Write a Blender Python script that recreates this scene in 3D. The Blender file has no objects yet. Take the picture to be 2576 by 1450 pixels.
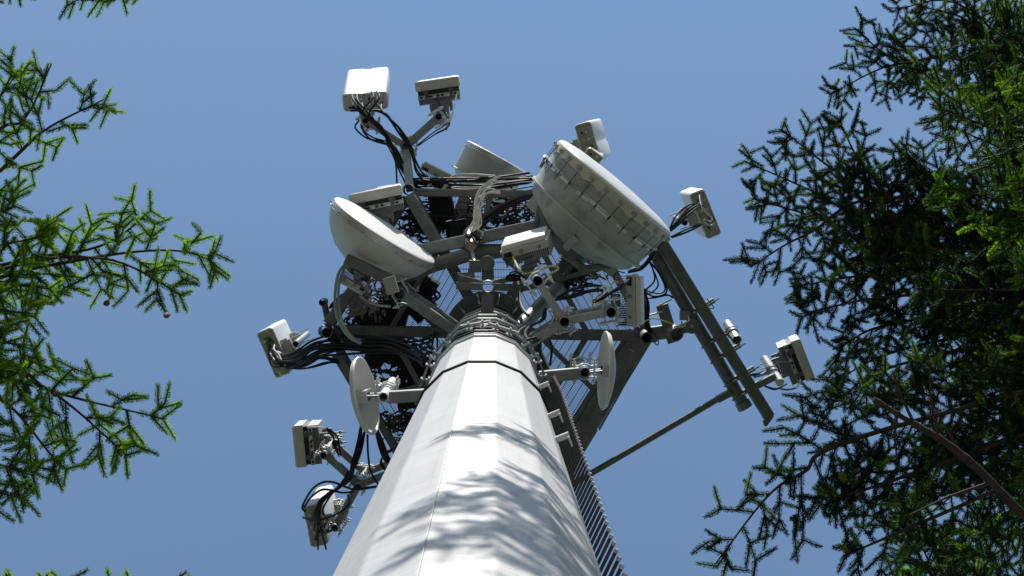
import bpy, math, random
import numpy as np
from mathutils import Vector, Matrix

R = math.radians
scene = bpy.context.scene
COL = scene.collection
random.seed(7)

# ------------------------------------------------------------------ camera
# a person standing 0.9 m from the foot of the mast, lens pointed almost straight up
EYE = Vector((0.0, 0.0, 1.6))
FPX, CU, CV = 3400.0, 1288.0, 725.0          # focal length and centre in survey pixels (2576 wide)
_Z = Vector((-35.0, 205.0, -FPX)).normalized()
_Y = Vector((0, -1, 0)); _Y = (_Y - _Z * _Y.dot(_Z)).normalized()
_X = _Y.cross(_Z)
CAMROT = Matrix((_X, _Y, _Z))
cam_data = bpy.data.cameras.new('camera')
cam_data.sensor_width = 36.0
cam_data.lens = 36.0 * FPX / 2576.0
cam_data.clip_start = 0.05
cam_data.clip_end = 2000.0
cam = bpy.data.objects.new('camera', cam_data)
COL.objects.link(cam)
cam.matrix_world = Matrix.Translation(EYE) @ CAMROT.to_4x4()
scene.camera = cam

# ------------------------------------------------------------------ sky and sun
SUN_EL, SUN_X, SUN_Y = R(45), 0.05, -1.0
SUN_ROT = math.atan2(SUN_X, SUN_Y)
world = bpy.data.worlds.new('World')
scene.world = world
world.use_nodes = True
wn = world.node_tree
bg = wn.nodes['Background']
sky = wn.nodes.new('ShaderNodeTexSky')
sky.sky_type = 'NISHITA'
sky.sun_disc = False
sky.sun_elevation = SUN_EL
sky.sun_rotation = SUN_ROT
sky.altitude = 0
sky.air_density = 2.0
sky.dust_density = 0.1
sky.ozone_density = 4.0
wn.links.new(sky.outputs[0], bg.inputs[0])
bg.inputs[1].default_value = 0.108
sun_d = bpy.data.lights.new('sun', 'SUN')
sun_d.energy = 5.0
sun_d.angle = R(0.5)
sun_d.color = (1.0, 0.95, 0.88)
sun = bpy.data.objects.new('sun', sun_d)
COL.objects.link(sun)
_h = math.hypot(SUN_X, SUN_Y)
SUN_DIR = Vector((SUN_X / _h * math.cos(SUN_EL), SUN_Y / _h * math.cos(SUN_EL), math.sin(SUN_EL)))
sun.rotation_euler = SUN_DIR.to_track_quat('Z', 'Y').to_euler()
sun.location = SUN_DIR * 60
scene.view_settings.view_transform = 'Standard'
scene.view_settings.look = 'None'
scene.view_settings.exposure = 0.3
scene.view_settings.gamma = 1.0
scene.view_settings.use_curve_mapping = False
scene.cycles.max_bounces = 6

# ------------------------------------------------------------------ survey helpers
def at(u, v, h):
    """point h metres above the eye on the sight line through survey pixel (u, v)"""
    w = CAMROT @ Vector((u - CU, CV - v, -FPX))
    return EYE + w * (h / w.z)

CROP = dict(R1=(817.6, 125.8, .2603), R2=(1006.3, 314.5, .2603), R3=(1257.9, 251.6, .2603),
            R4=(786.2, 440.3, .2277), R5=(1037.7, 566, .2277), R6=(1289.3, 566, .2277),
            R7=(1603.8, 408.8, .2603), R8=(1603.8, 723.3, .2603), Q1=(616.4, 723.3, .2603),
            Q2=(691.8, 1006.3, .2819), Q3=(817.6, 943.4, .3492), Q4=(1257.9, 817.6, .2386),
            D=(0, 0, 1))

def K(c, X, Y):
    a, b, s = CROP[c]
    return a + s * X, b + s * Y

def A(c, X, Y, h):
    return at(*K(c, X, Y), h)

def m(px, h):
    return px * h / FPX

# ------------------------------------------------------------------ materials
def mat(name, c1, c2=None, rough=.5, metal=0., scale=6., bump=0., stretch=(1, 1, 1), detail=6., lo=.35, hi=.7, spec=.5, fine=None):
    M = bpy.data.materials.new(name); M.use_nodes = True
    nt = M.node_tree; N, L = nt.nodes, nt.links
    b = N['Principled BSDF']
    b.inputs['Roughness'].default_value = rough
    b.inputs['Metallic'].default_value = metal
    b.inputs['Specular IOR Level'].default_value = spec
    if c2 is None:
        c2 = tuple(x * .8 for x in c1)
    tc = N.new('ShaderNodeTexCoord'); mp = N.new('ShaderNodeMapping')
    mp.inputs['Scale'].default_value = stretch
    L.new(tc.outputs['Object'], mp.inputs[0])
    no = N.new('ShaderNodeTexNoise'); no.inputs['Scale'].default_value = scale; no.inputs['Detail'].default_value = detail
    no.inputs['Roughness'].default_value = .62
    L.new(mp.outputs[0], no.inputs[0])
    cr = N.new('ShaderNodeValToRGB')
    cr.color_ramp.elements[0].position = lo; cr.color_ramp.elements[1].position = hi
    cr.color_ramp.elements[0].color = (*c1, 1); cr.color_ramp.elements[1].color = (*c2, 1)
    L.new(no.outputs['Fac'], cr.inputs[0])
    L.new(cr.outputs[0], b.inputs['Base Color'])
    if bump:
        bp = N.new('ShaderNodeBump'); bp.inputs['Strength'].default_value = bump; bp.inputs['Distance'].default_value = .01
        n2 = N.new('ShaderNodeTexNoise'); n2.inputs['Scale'].default_value = fine or scale * 6; n2.inputs['Detail'].default_value = 4
        L.new(mp.outputs[0], n2.inputs[0])
        L.new(n2.outputs['Fac'], bp.inputs['Height']); L.new(bp.outputs[0], b.inputs['Normal'])
    return M

MAT = {}
def mast_material():
    """chalky zinc paint: brushed horizontal streaks, faint run marks, a few grey scuffs"""
    M = bpy.data.materials.new('mast_zinc_paint'); M.use_nodes = True
    N, L = M.node_tree.nodes, M.node_tree.links
    b = N['Principled BSDF']; b.inputs['Roughness'].default_value = .48
    tc = N.new('ShaderNodeTexCoord')
    def noise(scale, st, det, lo, hi, c_lo, c_hi):
        mp = N.new('ShaderNodeMapping'); mp.inputs['Scale'].default_value = st
        L.new(tc.outputs['Object'], mp.inputs[0])
        n = N.new('ShaderNodeTexNoise'); n.inputs['Scale'].default_value = scale; n.inputs['Detail'].default_value = det; n.inputs['Roughness'].default_value = .6
        L.new(mp.outputs[0], n.inputs[0])
        r = N.new('ShaderNodeValToRGB'); e = r.color_ramp.elements
        e[0].position, e[1].position = lo, hi; e[0].color = (*c_lo, 1); e[1].color = (*c_hi, 1)
        L.new(n.outputs['Fac'], r.inputs[0]); return r.outputs[0]
    base = noise(1.6, (1, 1, .8), 6, .35, .68, (.58, .585, .59), (.50, .50, .495))
    streak = noise(5, (.8, .8, 14), 8, .36, .72, (1, 1, 1), (.80, .81, .82))
    runs = noise(9, (3, 3, .12), 4, .52, .76, (1, 1, 1), (.86, .85, .82))
    scuff = noise(7, (.8, .8, 3.0), 10, .66, .76, (1, 1, 1), (.55, .54, .51))
    c = base
    for f in (streak, runs, scuff):
        mx = N.new('ShaderNodeMixRGB'); mx.blend_type = 'MULTIPLY'; mx.inputs[0].default_value = 1
        L.new(c, mx.inputs[1]); L.new(f, mx.inputs[2]); c = mx.outputs[0]
    L.new(c, b.inputs['Base Color'])
    return M
MAT['mast'] = mast_material()
MAT['galv'] = mat('galvanised_steel', (.235, .265, .275), (.135, .158, .168), .48, .2, 9, .15, detail=8)
MAT['galv_dull'] = mat('dull_galvanised_steel', (.165, .185, .180), (.095, .110, .108), .55, .2, 7, .15, detail=8)
MAT['galv_bright'] = mat('bright_zinc', (.52, .53, .53), (.40, .41, .42), .38, .5, 14, .1)
MAT['white'] = mat('white_radome', (.69, .695, .69), (.60, .605, .59), .42, 0, 5, .04, lo=.4, hi=.8)
MAT['cream'] = mat('aged_cream_plastic', (.60, .60, .54), (.50, .50, .44), .5, 0, 9, .05)
MAT['cap'] = mat('weathered_end_cap', (.43, .43, .36), (.31, .31, .25), .55, 0, 12, .08)
MAT['grey'] = mat('pale_grey_casting', (.50, .51, .50), (.42, .43, .42), .5, .1, 10, .08)
MAT['fin'] = mat('dark_fin', (.10, .105, .10), (.07, .07, .068), .55, .1, 12)
MAT['finlight'] = mat('light_fin', (.42, .43, .42), (.34, .35, .34), .5, .1, 12)
MAT['galv_new'] = mat('newer_galvanised_steel', (.40, .43, .43), (.25, .28, .285), .45, .15, 11, .1, detail=8)
MAT['alu'] = mat('brushed_aluminium', (.62, .63, .64), (.50, .51, .52), .42, .35, 10, .05, (1, 1, 8))
MAT['shroud'] = mat('grey_dish_shroud', (.48, .50, .48), (.41, .43, .41), .48, 0, 3, .06)
MAT['shroud_old'] = mat('stained_dish_shroud', (.40, .42, .40), (.17, .16, .125), .55, 0, 4.5, .08, lo=.50, hi=.74, detail=12)
MAT['skirt'] = mat('canvas_skirt', (.64, .62, .54), (.53, .49, .39), .7, 0, 7, .2)
MAT['bowl'] = mat('pale_dish_bowl', (.68, .69, .66), (.60, .61, .57), .5, 0, 3, .03)
MAT['black'] = mat('black_cable_sheath', (.013, .013, .015), (.020, .020, .022), .6, 0, 30, spec=.25)
MAT['rubber'] = mat('black_port', (.016, .016, .016), (.028, .028, .028), .7, 0, 30, spec=.15)
MAT['pale_cable'] = mat('pale_grey_cable', (.80, .80, .79), (.66, .66, .65), .42, 0, 20)
MAT['hose'] = mat('grey_hose', (.33, .36, .36), (.26, .29, .28), .45, 0, 20)
MAT['earth'] = mat('green_yellow_wire', (.62, .60, .22), (.50, .54, .20), .45, 0, 25)
MAT['green'] = mat('green_wire', (.02, .22, .14), (.02, .16, .10), .5, 0, 25)
MAT['red'] = mat('red_marker', (.50, .05, .04), (.40, .04, .04), .5, 0, 25)
MAT['greendot'] = mat('green_dot', (.03, .22, .06), (.04, .16, .05), .6, 0, 60)
MAT['rung'] = mat('rung_steel', (.06, .064, .068), (.036, .038, .040), .5, .4, 20, .1)
MAT['wood'] = mat('spruce_foliage_mass', (.020, .045, .016), (.04, .075, .022), .8, 0, 3, .3)
MAT['mesh'] = mat('mesh_steel', (.03, .034, .034), (.018, .021, .021), .75, 0, 20, spec=.15)
MAT['rod'] = mat('threaded_rod', (.50, .47, .42), (.38, .36, .33), .35, .7, 40)
MAT['seam'] = mat('weld_bead', (.50, .48, .44), (.42, .40, .36), .6, .1, 30, .3)
MAT['bark'] = mat('spruce_bark', (.058, .038, .026), (.022, .016, .012), .9, 0, 16, .8, (1, 1, .35), fine=40)
MAT['cone'] = mat('cone_scales', (.16, .065, .03), (.085, .035, .018), .7, 0, 60, .4)
MAT['gravel'] = mat('pale_gravel', (.42, .41, .38), (.24, .235, .215), .9, 0, 25, .8, detail=10, fine=60)
MAT['floor'] = mat('forest_floor', (.055, .075, .042), (.080, .080, .060), .95, 0, .7, .6, detail=10, fine=9)

def needle_material(name, c0, c1, c2, tr):
    M = bpy.data.materials.new(name); M.use_nodes = True
    nt = M.node_tree; N, L = nt.nodes, nt.links
    N.clear()
    out = N.new('ShaderNodeOutputMaterial')
    at_ = N.new('ShaderNodeAttribute'); at_.attribute_name = 'age'
    cr = N.new('ShaderNodeValToRGB')
    e = cr.color_ramp.elements
    e[0].position = 0; e[0].color = (*c0, 1)
    e[1].position = 1; e[1].color = (*c2, 1)
    k = e.new(.55); k.color = (*c1, 1)
    L.new(at_.outputs['Fac'], cr.inputs[0])
    p = N.new('ShaderNodeBsdfPrincipled'); p.inputs['Roughness'].default_value = .6
    p.inputs['Specular IOR Level'].default_value = .12
    L.new(cr.outputs[0], p.inputs['Base Color'])
    t = N.new('ShaderNodeBsdfTranslucent')
    mu = N.new('ShaderNodeMixRGB'); mu.blend_type = 'MULTIPLY'; mu.inputs[0].default_value = 1
    mu.inputs[2].default_value = (1.7, 1.8, .5, 1)
    L.new(cr.outputs[0], mu.inputs[1]); L.new(mu.outputs[0], t.inputs[0])
    mx = N.new('ShaderNodeMixShader'); mx.inputs[0].default_value = tr
    L.new(p.outputs[0], mx.inputs[1]); L.new(t.outputs[0], mx.inputs[2]); L.new(mx.outputs[0], out.inputs[0])
    return M
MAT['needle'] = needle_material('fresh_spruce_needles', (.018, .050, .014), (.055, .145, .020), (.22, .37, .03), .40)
MAT['needle_dark'] = needle_material('shaded_spruce_needles', (.007, .021, .012), (.017, .050, .019), (.14, .27, .022), .18)  # older foliage, with the right-hand crowns' shade put into its colour

# ------------------------------------------------------------------ mesh helpers
ROOTM = {}

class MB:
    def __init__(s):
        s.v = []; s.f = []
    def add(s, vs, fs, M=None):
        o = len(s.v)
        if M is not None:
            vs = [M @ Vector(q) for q in vs]
        s.v += [tuple(q) for q in vs]
        s.f += [tuple(i + o for i in q) for q in fs]
        return s
    def box(s, c, d, M=None):
        x, y, z = c; a, b, e = d[0] / 2, d[1] / 2, d[2] / 2
        vs = [(x + i * a, y + j * b, z + k * e) for k in (-1, 1) for j in (-1, 1) for i in (-1, 1)]
        return s.add(vs, [(0, 2, 3, 1), (4, 5, 7, 6), (0, 1, 5, 4), (2, 6, 7, 3), (0, 4, 6, 2), (1, 3, 7, 5)], M)
    def beam(s, p0, p1, w, h, up=Vector((0, 0, 1)), c=.0):
        d = p1 - p0; L = d.length; d = d.normalized()
        sd = d.cross(up).normalized(); u = sd.cross(d).normalized()
        M = Matrix.Translation(p0) @ Matrix((sd, d, u)).transposed().to_4x4()
        k = c or min(w, h) * .1
        pr = [(-w/2+k, -h/2), (w/2-k, -h/2), (w/2, -h/2+k), (w/2, h/2-k), (w/2-k, h/2), (-w/2+k, h/2), (-w/2, h/2-k), (-w/2, -h/2+k)]
        n = 8
        vs = [(x, 0, z) for x, z in pr] + [(x, L, z) for x, z in pr]
        fs = [(i, i + n, (i + 1) % n + n, (i + 1) % n) for i in range(n)] + [tuple(range(n)), tuple(range(2 * n - 1, n - 1, -1))]
        return s.add(vs, fs, M)
    def tube(s, pts, r, n=8, cap=True, M=None):
        pts = [Vector(p) for p in pts]
        k = len(pts)
        rs = r if isinstance(r, (list, tuple)) else [r] * k
        T = []
        for i in range(k):
            t = pts[min(i + 1, k - 1)] - pts[max(i - 1, 0)]
            T.append(t.normalized() if t.length > 1e-9 else Vector((0, 0, 1)))
        a = Vector((0, 0, 1)) if abs(T[0].z) < .9 else Vector((1, 0, 0))
        u = T[0].cross(a).normalized()
        vs = []
        for i in range(k):
            u = (u - T[i] * u.dot(T[i]))
            u = u.normalized() if u.length > 1e-6 else T[i].orthogonal().normalized()
            w = T[i].cross(u)
            for j in range(n):
                q = 2 * math.pi * j / n
                vs.append(pts[i] + (u * math.cos(q) + w * math.sin(q)) * rs[i])
        fs = []
        for i in range(k - 1):
            for j in range(n):
                j2 = (j + 1) % n
                fs.append((i * n + j, i * n + j2, (i + 1) * n + j2, (i + 1) * n + j))
        if cap:
            fs.append(tuple(range(n - 1, -1, -1))); fs.append(tuple(range((k - 1) * n, k * n)))
        return s.add(vs, fs, M)
    def pipe(s, p0, p1, ro, wall=.006, n=20):
        """open hollow pipe"""
        d = (p1 - p0).normalized()
        a = Vector((0, 0, 1)) if abs(d.z) < .9 else Vector((1, 0, 0))
        u = d.cross(a).normalized(); w = d.cross(u)
        vs = []
        for p, r in ((p0, ro), (p1, ro), (p1, ro - wall), (p0, ro - wall)):
            for j in range(n):
                q = 2 * math.pi * j / n
                vs.append(p + (u * math.cos(q) + w * math.sin(q)) * r)
        fs = []
        for i in range(4):
            i2 = (i + 1) % 4
            for j in range(n):
                j2 = (j + 1) % n
                fs.append((i * n + j, i * n + j2, i2 * n + j2, i2 * n + j))
        return s.add(vs, fs)
    def lathe(s, prof, n=48, M=None, a0=0., a1=2 * math.pi):
        """prof: (r, z) list, turned about local z"""
        full = abs(a1 - a0 - 2 * math.pi) < 1e-6
        cnt = n if full else n + 1
        vs = []; k = len(prof)
        for r, z in prof:
            for j in range(cnt):
                q = a0 + (a1 - a0) * j / n
                vs.append((r * math.cos(q), r * math.sin(q), z))
        fs = []
        for i in range(k - 1):
            for j in range(n):
                j2 = (j + 1) % cnt
                fs.append((i * cnt + j, i * cnt + j2, (i + 1) * cnt + j2, (i + 1) * cnt + j))
        return s.add(vs, fs, M)
    def extrude(s, prof, levels, M=None, caps=(True, True)):
        """prof: ccw (x, y); levels: (z, inset) pairs bottom to top"""
        n = len(prof); vs = []
        cx = sum(p[0] for p in prof) / n; cy = sum(p[1] for p in prof) / n
        hx = max(p[0] for p in prof) - cx; hy = max(p[1] for p in prof) - cy
        for z, i in levels:
            for x, y in prof:
                vs.append((cx + (x - cx) * (1 - i / hx), cy + (y - cy) * (1 - i / hy), z))
        fs = []
        for k in range(len(levels) - 1):
            for j in range(n):
                j2 = (j + 1) % n
                fs.append((k * n + j, k * n + j2, (k + 1) * n + j2, (k + 1) * n + j))
        if caps[0]: fs.append(tuple(range(n - 1, -1, -1)))
        if caps[1]: fs.append(tuple(range((len(levels) - 1) * n, len(levels) * n)))
        return s.add(vs, fs, M)
    def build(s, name, ma, parent=None, world=False, smooth=True, kind=None, label=None):
        me = bpy.data.meshes.new(name)
        vs = s.v
        if world and parent is not None:
            I = ROOTM[parent.name].inverted()
            vs = [tuple(I @ Vector(q)) for q in vs]
        me.from_pydata(vs, [], s.f)
        me.materials.append(MAT[ma])
        if smooth:
            me.polygons.foreach_set('use_smooth', [True] * len(me.polygons))
            me.set_sharp_from_angle(angle=R(38))
        me.update()
        o = bpy.data.objects.new(name, me)
        COL.objects.link(o)
        if parent is not None:
            o.parent = parent
            ROOTM[o.name] = ROOTM[parent.name]
        else:
            ROOTM[o.name] = Matrix.Identity(4)
        if kind: o['kind'] = kind
        if label: o['label'] = label
        return o

def thing(name, label, cat, M=None, group=None):
    o = bpy.data.objects.new(name, None)
    o.empty_display_size = .2
    COL.objects.link(o)
    if M is None: M = Matrix.Identity(4)
    if isinstance(M, Vector): M = Matrix.Translation(M)
    o.matrix_world = M
    ROOTM[o.name] = M.copy()
    o['label'] = label; o['category'] = cat
    if group: o['group'] = group
    return o

def rrect(w, d, r, y0=None, seg=4, front_only=False, groove=0):
    """rounded rectangle, ccw, centred in x; y from -d/2 or y0"""
    ya = -d / 2 if y0 is None else y0
    yb = ya + d; x = w / 2
    pts = []
    def arc(cx, cy, a0):
        for i in range(seg + 1):
            q = a0 + math.pi / 2 * i / seg
            pts.append((cx + r * math.cos(q), cy + r * math.sin(q)))
    if front_only:
        pts.append((-x, ya)); pts.append((x, ya))
    else:
        arc(-x + r, ya + r, math.pi); arc(x - r, ya + r, 1.5 * math.pi)
    arc(x - r, yb - r, 0)
    if groove:
        for t, g in ((.13, 0), (.07, groove), (-.07, groove), (-.13, 0)):
            pts.append((t * w, yb - g))
    arc(-x + r, yb - r, math.pi / 2)
    return pts

def frame(b, t, n):
    """local x = side, y = outward n, z = b->t"""
    up = (t - b).normalized()
    n = Vector((n[0], n[1], 0))
    out = (n - up * n.dot(up)).normalized()
    side = out.cross(up)
    return Matrix.Translation(b) @ Matrix((side, out, up)).transposed().to_4x4()

def axis_frame(c, a):
    a = a.normalized()
    x = Vector((0, 0, 1)).cross(a).normalized(); y = a.cross(x)
    return Matrix.Translation(c) @ Matrix((x, y, a)).transposed().to_4x4()

def catmull(P, k=6):
    P = [Vector(p) for p in P]
    if len(P) < 3: return P
    Q = [P[0] * 2 - P[1]] + P + [P[-1] * 2 - P[-2]]
    out = []
    for i in range(1, len(Q) - 2):
        a, b, c, d = Q[i - 1:i + 3]
        for j in range(k):
            t = j / k
            out.append(.5 * ((2 * b) + (c - a) * t + (2 * a - 5 * b + 4 * c - d) * t * t + (3 * b - a - 3 * c + d) * t ** 3))
    out.append(P[-1])
    return out

# ------------------------------------------------------------------ ground
AX0, AY0 = -0.099, 1.36
g = MB()
ng = 40
rng = random.Random(3)
for i in range(ng + 1):
    for j in range(ng + 1):
        x = (i / ng * 2 - 1); y = (j / ng * 2 - 1)
        x = math.copysign(abs(x) ** 2.2, x) * 600; y = math.copysign(abs(y) ** 2.2, y) * 600
        rr = math.hypot(x, y)
        g.v.append((x, y, 0 if rr < 5 else rng.uniform(-.06, .06) + min(rr - 5, 200) * .004 * math.sin(x * .02)))
for i in range(ng):
    for j in range(ng):
        a = i * (ng + 1) + j
        g.f.append((a, a + ng + 1, a + ng + 2, a + 1))
gr = g.build('ground', 'floor'); gr['kind'] = 'structure'

# unseen gravel pad, added to bounce sunlight up onto the undersides
g = MB(); rgp = random.Random(4)
n = 60
g.v.append((AX0, AY0, .010))
for k in (1, 2, 3):
    for j in range(n):
        q = 2 * math.pi * j / n; rr = k / 3 * (8.0 + (.25 * math.sin(3 * q) + rgp.uniform(-.15, .15)) * (k == 3))
        g.v.append((AX0 + rr * math.cos(q), AY0 + rr * math.sin(q), .010 if k < 3 else -.03 if False else .004))
for j in range(n): g.f.append((0, 1 + j, 1 + (j + 1) % n))
for k in (0, 1):
    for j in range(n): g.f.append((1 + k * n + j, 1 + (k + 1) * n + j, 1 + (k + 1) * n + (j + 1) % n, 1 + k * n + (j + 1) % n))
pad = g.build('gravel_bounce_pad', 'gravel'); pad['kind'] = 'structure'; pad.location.z = .07

# ------------------------------------------------------------------ the wood round the clearing
fo = MB(); rg = random.Random(31)
for k in range(64):
    q = 2 * math.pi * (k + rg.uniform(-.3, .3)) / 64
    gap = math.cos(q + math.pi / 2)                      # 1 towards the sun
    rr = rg.uniform(12, 19) + (16 if gap > .72 else 0); H = rg.uniform(18, 24) * (.72 if gap > .72 else 1)
    x, y = rr * math.cos(q), rr * math.sin(q)
    fo.tube([(x, y, -.1), (x, y, H * .5), (x, y, H * .96)], [.2, .13, .02], 6, False)
    z = 1.5
    while z < H - .3:
        R0 = (1 - z / H) * rg.uniform(2.6, 3.3) + .15; n = 14; a_ = rg.uniform(0, 6)
        top = z + R0 * .55 + .5
        vs = [(x, y, min(top, H))] + [(x + R0 * (1 if j % 2 else .62) * rg.uniform(.85, 1.1) * math.cos(a_ + 2 * math.pi * j / n), y + R0 * (1 if j % 2 else .62) * rg.uniform(.85, 1.1) * math.sin(a_ + 2 * math.pi * j / n), z - (.25 if j % 2 else 0) * R0) for j in range(n)]
        fo.add(vs, [(0, 1 + j, 1 + (j + 1) % n) for j in range(n)])
        z += rg.uniform(.9, 1.3)
fo = fo.build('spruce_wood', 'wood', smooth=False); fo['kind'] = 'stuff'; fo['label'] = 'dark spruce wood standing round the clearing, out of the frame'

# ------------------------------------------------------------------ the mast
AX, AY = -0.099, 1.36            # mast axis
HOR = Vector((AX, AY, 0))
PH = 14.5                        # platform level above the eye
def mast_r(h):
    return .42 - (.0118 if h > 8.17 else .0128) * (h - 8.17)
def ring16(h, off=0., rfun=mast_r):
    r = rfun(h) + off
    return [Vector((AX + r * math.cos(R(-90 - 11.25 + 22.5 * i)), AY + r * math.sin(R(-90 - 11.25 + 22.5 * i)), EYE.z + h)) for i in range(16)]

mast = thing('mast', 'tall pale grey many-sided steel mast rising from the bottom of the picture', 'mast', Vector((AX, AY, 0)))
b = MB()
def fold_ring(h, rad=.11):
    """sixteen flats with softly rolled folds"""
    C = ring16(h); out = []
    for i in range(16):
        p, q, n = C[i - 1], C[i], C[(i + 1) % 16]
        e0 = q + (p - q).normalized() * rad * (mast_r(h) * .39) ; e1 = q + (n - q).normalized() * rad * (mast_r(h) * .39)
        for t in (0, .33, .67, 1):
            out.append(e0 * (1 - t) ** 2 + q * 2 * t * (1 - t) + e1 * t * t)
    return out
hs = [-1.6, 1, 2, 3, 3.5, 4, 4.5, 5, 5.5, 6, 7, 8, 9, 10, 11.9]
nv = 64
for h in hs: b.v += [tuple(p) for p in fold_ring(h, .06)]
b.f = [(k * nv + j, k * nv + (j + 1) % nv, (k + 1) * nv + (j + 1) % nv, (k + 1) * nv + j) for k in range(len(hs) - 1) for j in range(nv)]
sh = b.build('shaft', 'mast', mast, True, smooth=False)
b = MB(); vs = []
hs = [11.9, 11.93, 14.9]
for h, o in zip(hs, (0.0, -.03, -.03)): vs += ring16(h, o)
fs = [(k * 16 + j, k * 16 + (j + 1) % 16, (k + 1) * 16 + (j + 1) % 16, (k + 1) * 16 + j) for k in range(2) for j in range(16)]
b.add(vs, fs); b.build('top_section', 'galv', mast, True, smooth=False)
# weld seams along two facet edges
for i in (0, 8):
    b = MB()
    b.tube([ring16(h, .001)[i] for h in (-1.5, 4, 8, 11.8)], .0024, 5)
    b.build('weld_seam', 'seam', mast, True)
# base flange with bolts
b = MB(); b.lathe([(.4, .05), (.72, .05), (.72, .0), (.4, 0), (.4, .05)], 48, Matrix.Translation((AX, AY, .02)))
for i in range(16):
    q = R(22.5 * i); c = Vector((AX + .64 * math.cos(q), AY + .64 * math.sin(q), .06))
    b.tube([c, c + Vector((0, 0, .1))], .02, 6)
b.build('base_flange', 'galv', mast, True)

def loop16(h, off, r, name, ma, parent=mast, tilt=0.):
    b = MB()
    P = ring16(h, off)
    P = [p + Vector((0, 0, tilt * math.sin(i * .7))) for i, p in enumerate(P)]
    b.tube(P + [P[0]], r, 6, False)
    return b.build(name, ma, parent, True)
loop16(8.17, .008, .0078, 'lashing_band', 'black')
loop16(10.02, .012, .011, 'clamp_band', 'galv_bright')
loop16(10.16, .012, .011, 'clamp_band', 'galv')
loop16(10.30, .022, .010, 'lashing_band', 'black')
for h, o, r_, ma in ((10.75, .012, .012, 'black'), (10.95, .018, .014, 'galv'), (11.35, .012, .013, 'black'), (11.6, .02, .016, 'galv'),
                 (11.75, .012, .013, 'galv_dull'), (12.0, .02, .02, 'galv_dull'), (12.3, .0, .016, 'galv'), (12.7, .0, .02, 'galv_dull'), (13.1, .0, .02, 'galv')):
    loop16(h, o, r_, 'clamp_band', ma)
# platform flange with gussets
b = MB()
FZ = EYE.z + 14.2
b.lathe([(.30, 0), (.475, 0), (.475, .035), (.30, .035), (.30, 0)], 48, Matrix.Translation((AX, AY, FZ)))
b.lathe([(.33, -.12), (.345, -.12), (.345, 0), (.33, 0), (.33, -.12)], 48, Matrix.Translation((AX, AY, FZ)))
b.build('top_flange', 'galv_dull', mast, True)
for i in range(12):
    q = R(30 * i + 15)
    d = Vector((math.cos(q), math.sin(q), 0)); t = Vector((-d.y, d.x, 0))
    p = Vector((AX, AY, FZ - .004))
    b = MB()
    vs = [p + d * .35 + t * s for s in (-.008, .008)] + [p + d * .47 + t * s for s in (-.008, .008)] + [p + d * .35 + t * s - Vector((0, 0, .22)) for s in (-.008, .008)]
    b.add(vs, [(0, 1, 3, 2), (0, 4, 5, 1), (2, 3, 5, 4), (0, 2, 4), (1, 5, 3)])
    b.build('gusset', 'galv_dull', mast, True)

# clamp brackets spread round the straps
def strap_lug(deg, h):
    q = R(deg); d = Vector((math.cos(q), math.sin(q), 0)); t = Vector((-d.y, d.x, 0))
    r = mast_r(h)
    p = Vector((AX, AY, EYE.z + h)) + d * (r + .02)
    b = MB()
    for s in (-.055, .055):
        b.beam(p + t * s - Vector((0, 0, .07)), p + t * s + Vector((0, 0, .07)), .05, .012, d)
        b.beam(p + t * s - d * .01, p + t * s + d * .055, .012, .10)
    b.tube([p - t * .12 + d * .035, p + t * .12 + d * .035], .009, 6)
    b.tube([p - t * .12 + d * .035 + Vector((0, 0, .05)), p + t * .12 + d * .035 + Vector((0, 0, .05))], .009, 6)
    b.build('strap_lug', 'galv', mast, True)
for dg, h in ((-100, 10.6), (-72, 10.35), (-38, 10.2), (-20, 10.0), (-140, 10.3), (-160, 9.8), (172, 9.4), (-60, 11.7)):
    strap_lug(dg, h)

# ------------------------------------------------------------------ climbing ladder on the right of the mast
lad = thing('climbing_ladder', 'dark ladder of close steel rungs running up the right side of the mast', 'ladder', Vector((AX + .62, AY, 0)))
b = MB()
rail0 = lambda h: Vector((AX + .495 - .022 * max(0, h - 9.8), AY + .16, EYE.z + h))
b.beam(rail0(2.2), rail0(13.6), .06, .04, Vector((1, 0, 0)))
b.build('rail', 'galv_dull', lad, True)
h = 4.3
k = 0
while h < 13.4:
    rr = -.022 * max(0, h - 9.8)
    p0 = Vector((AX + .560 + rr, AY + .0, EYE.z + h)); p1 = Vector((AX + .39 + rr, AY + .36, EYE.z + h))
    b = MB(); b.beam(p0, p1, .0135, .013, Vector((0, 0, 1)), .002)
    o = b.build('rung', 'rung', lad, True)
    b = MB(); d = (p0 - p1).normalized(); b.beam(p0 + d * .001, p0 + d * .016, .0165, .018, Vector((0, 0, 1)), .003); b.build('sunlit_rung_tip', 'galv_bright', o, True)  # bright tip paints in the sunlit end of the dark rung
    h += .118; k += 1
for h in (6.9, 7.7, 9.0):
    b = MB(); r = mast_r(h); q = R(-22); d = Vector((math.cos(q), math.sin(q), 0))
    p = Vector((AX, AY, EYE.z + h)) + d * (r - .01)
    b.beam(p, p + d * .075, .03, .04); b.beam(p + d * .068 + Vector((.0, 0, -.02)), p + d * .068 + Vector((.02, .05, -.02)), .010, .07)
    b.build('stand_off_bracket', 'galv_bright', lad, True)

# ------------------------------------------------------------------ the platform
PC = Vector((AX, AY, EYE.z + PH))
PRAD = 1.73
plat = thing('work_platform', 'hexagonal grey steel platform with mesh floor around the top of the mast', 'platform', PC)
def hexc(i, r=PRAD, z=0.):
    q = R(60 * i + 1)
    return PC + Vector((r * math.cos(q), r * math.sin(q), z))
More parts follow.
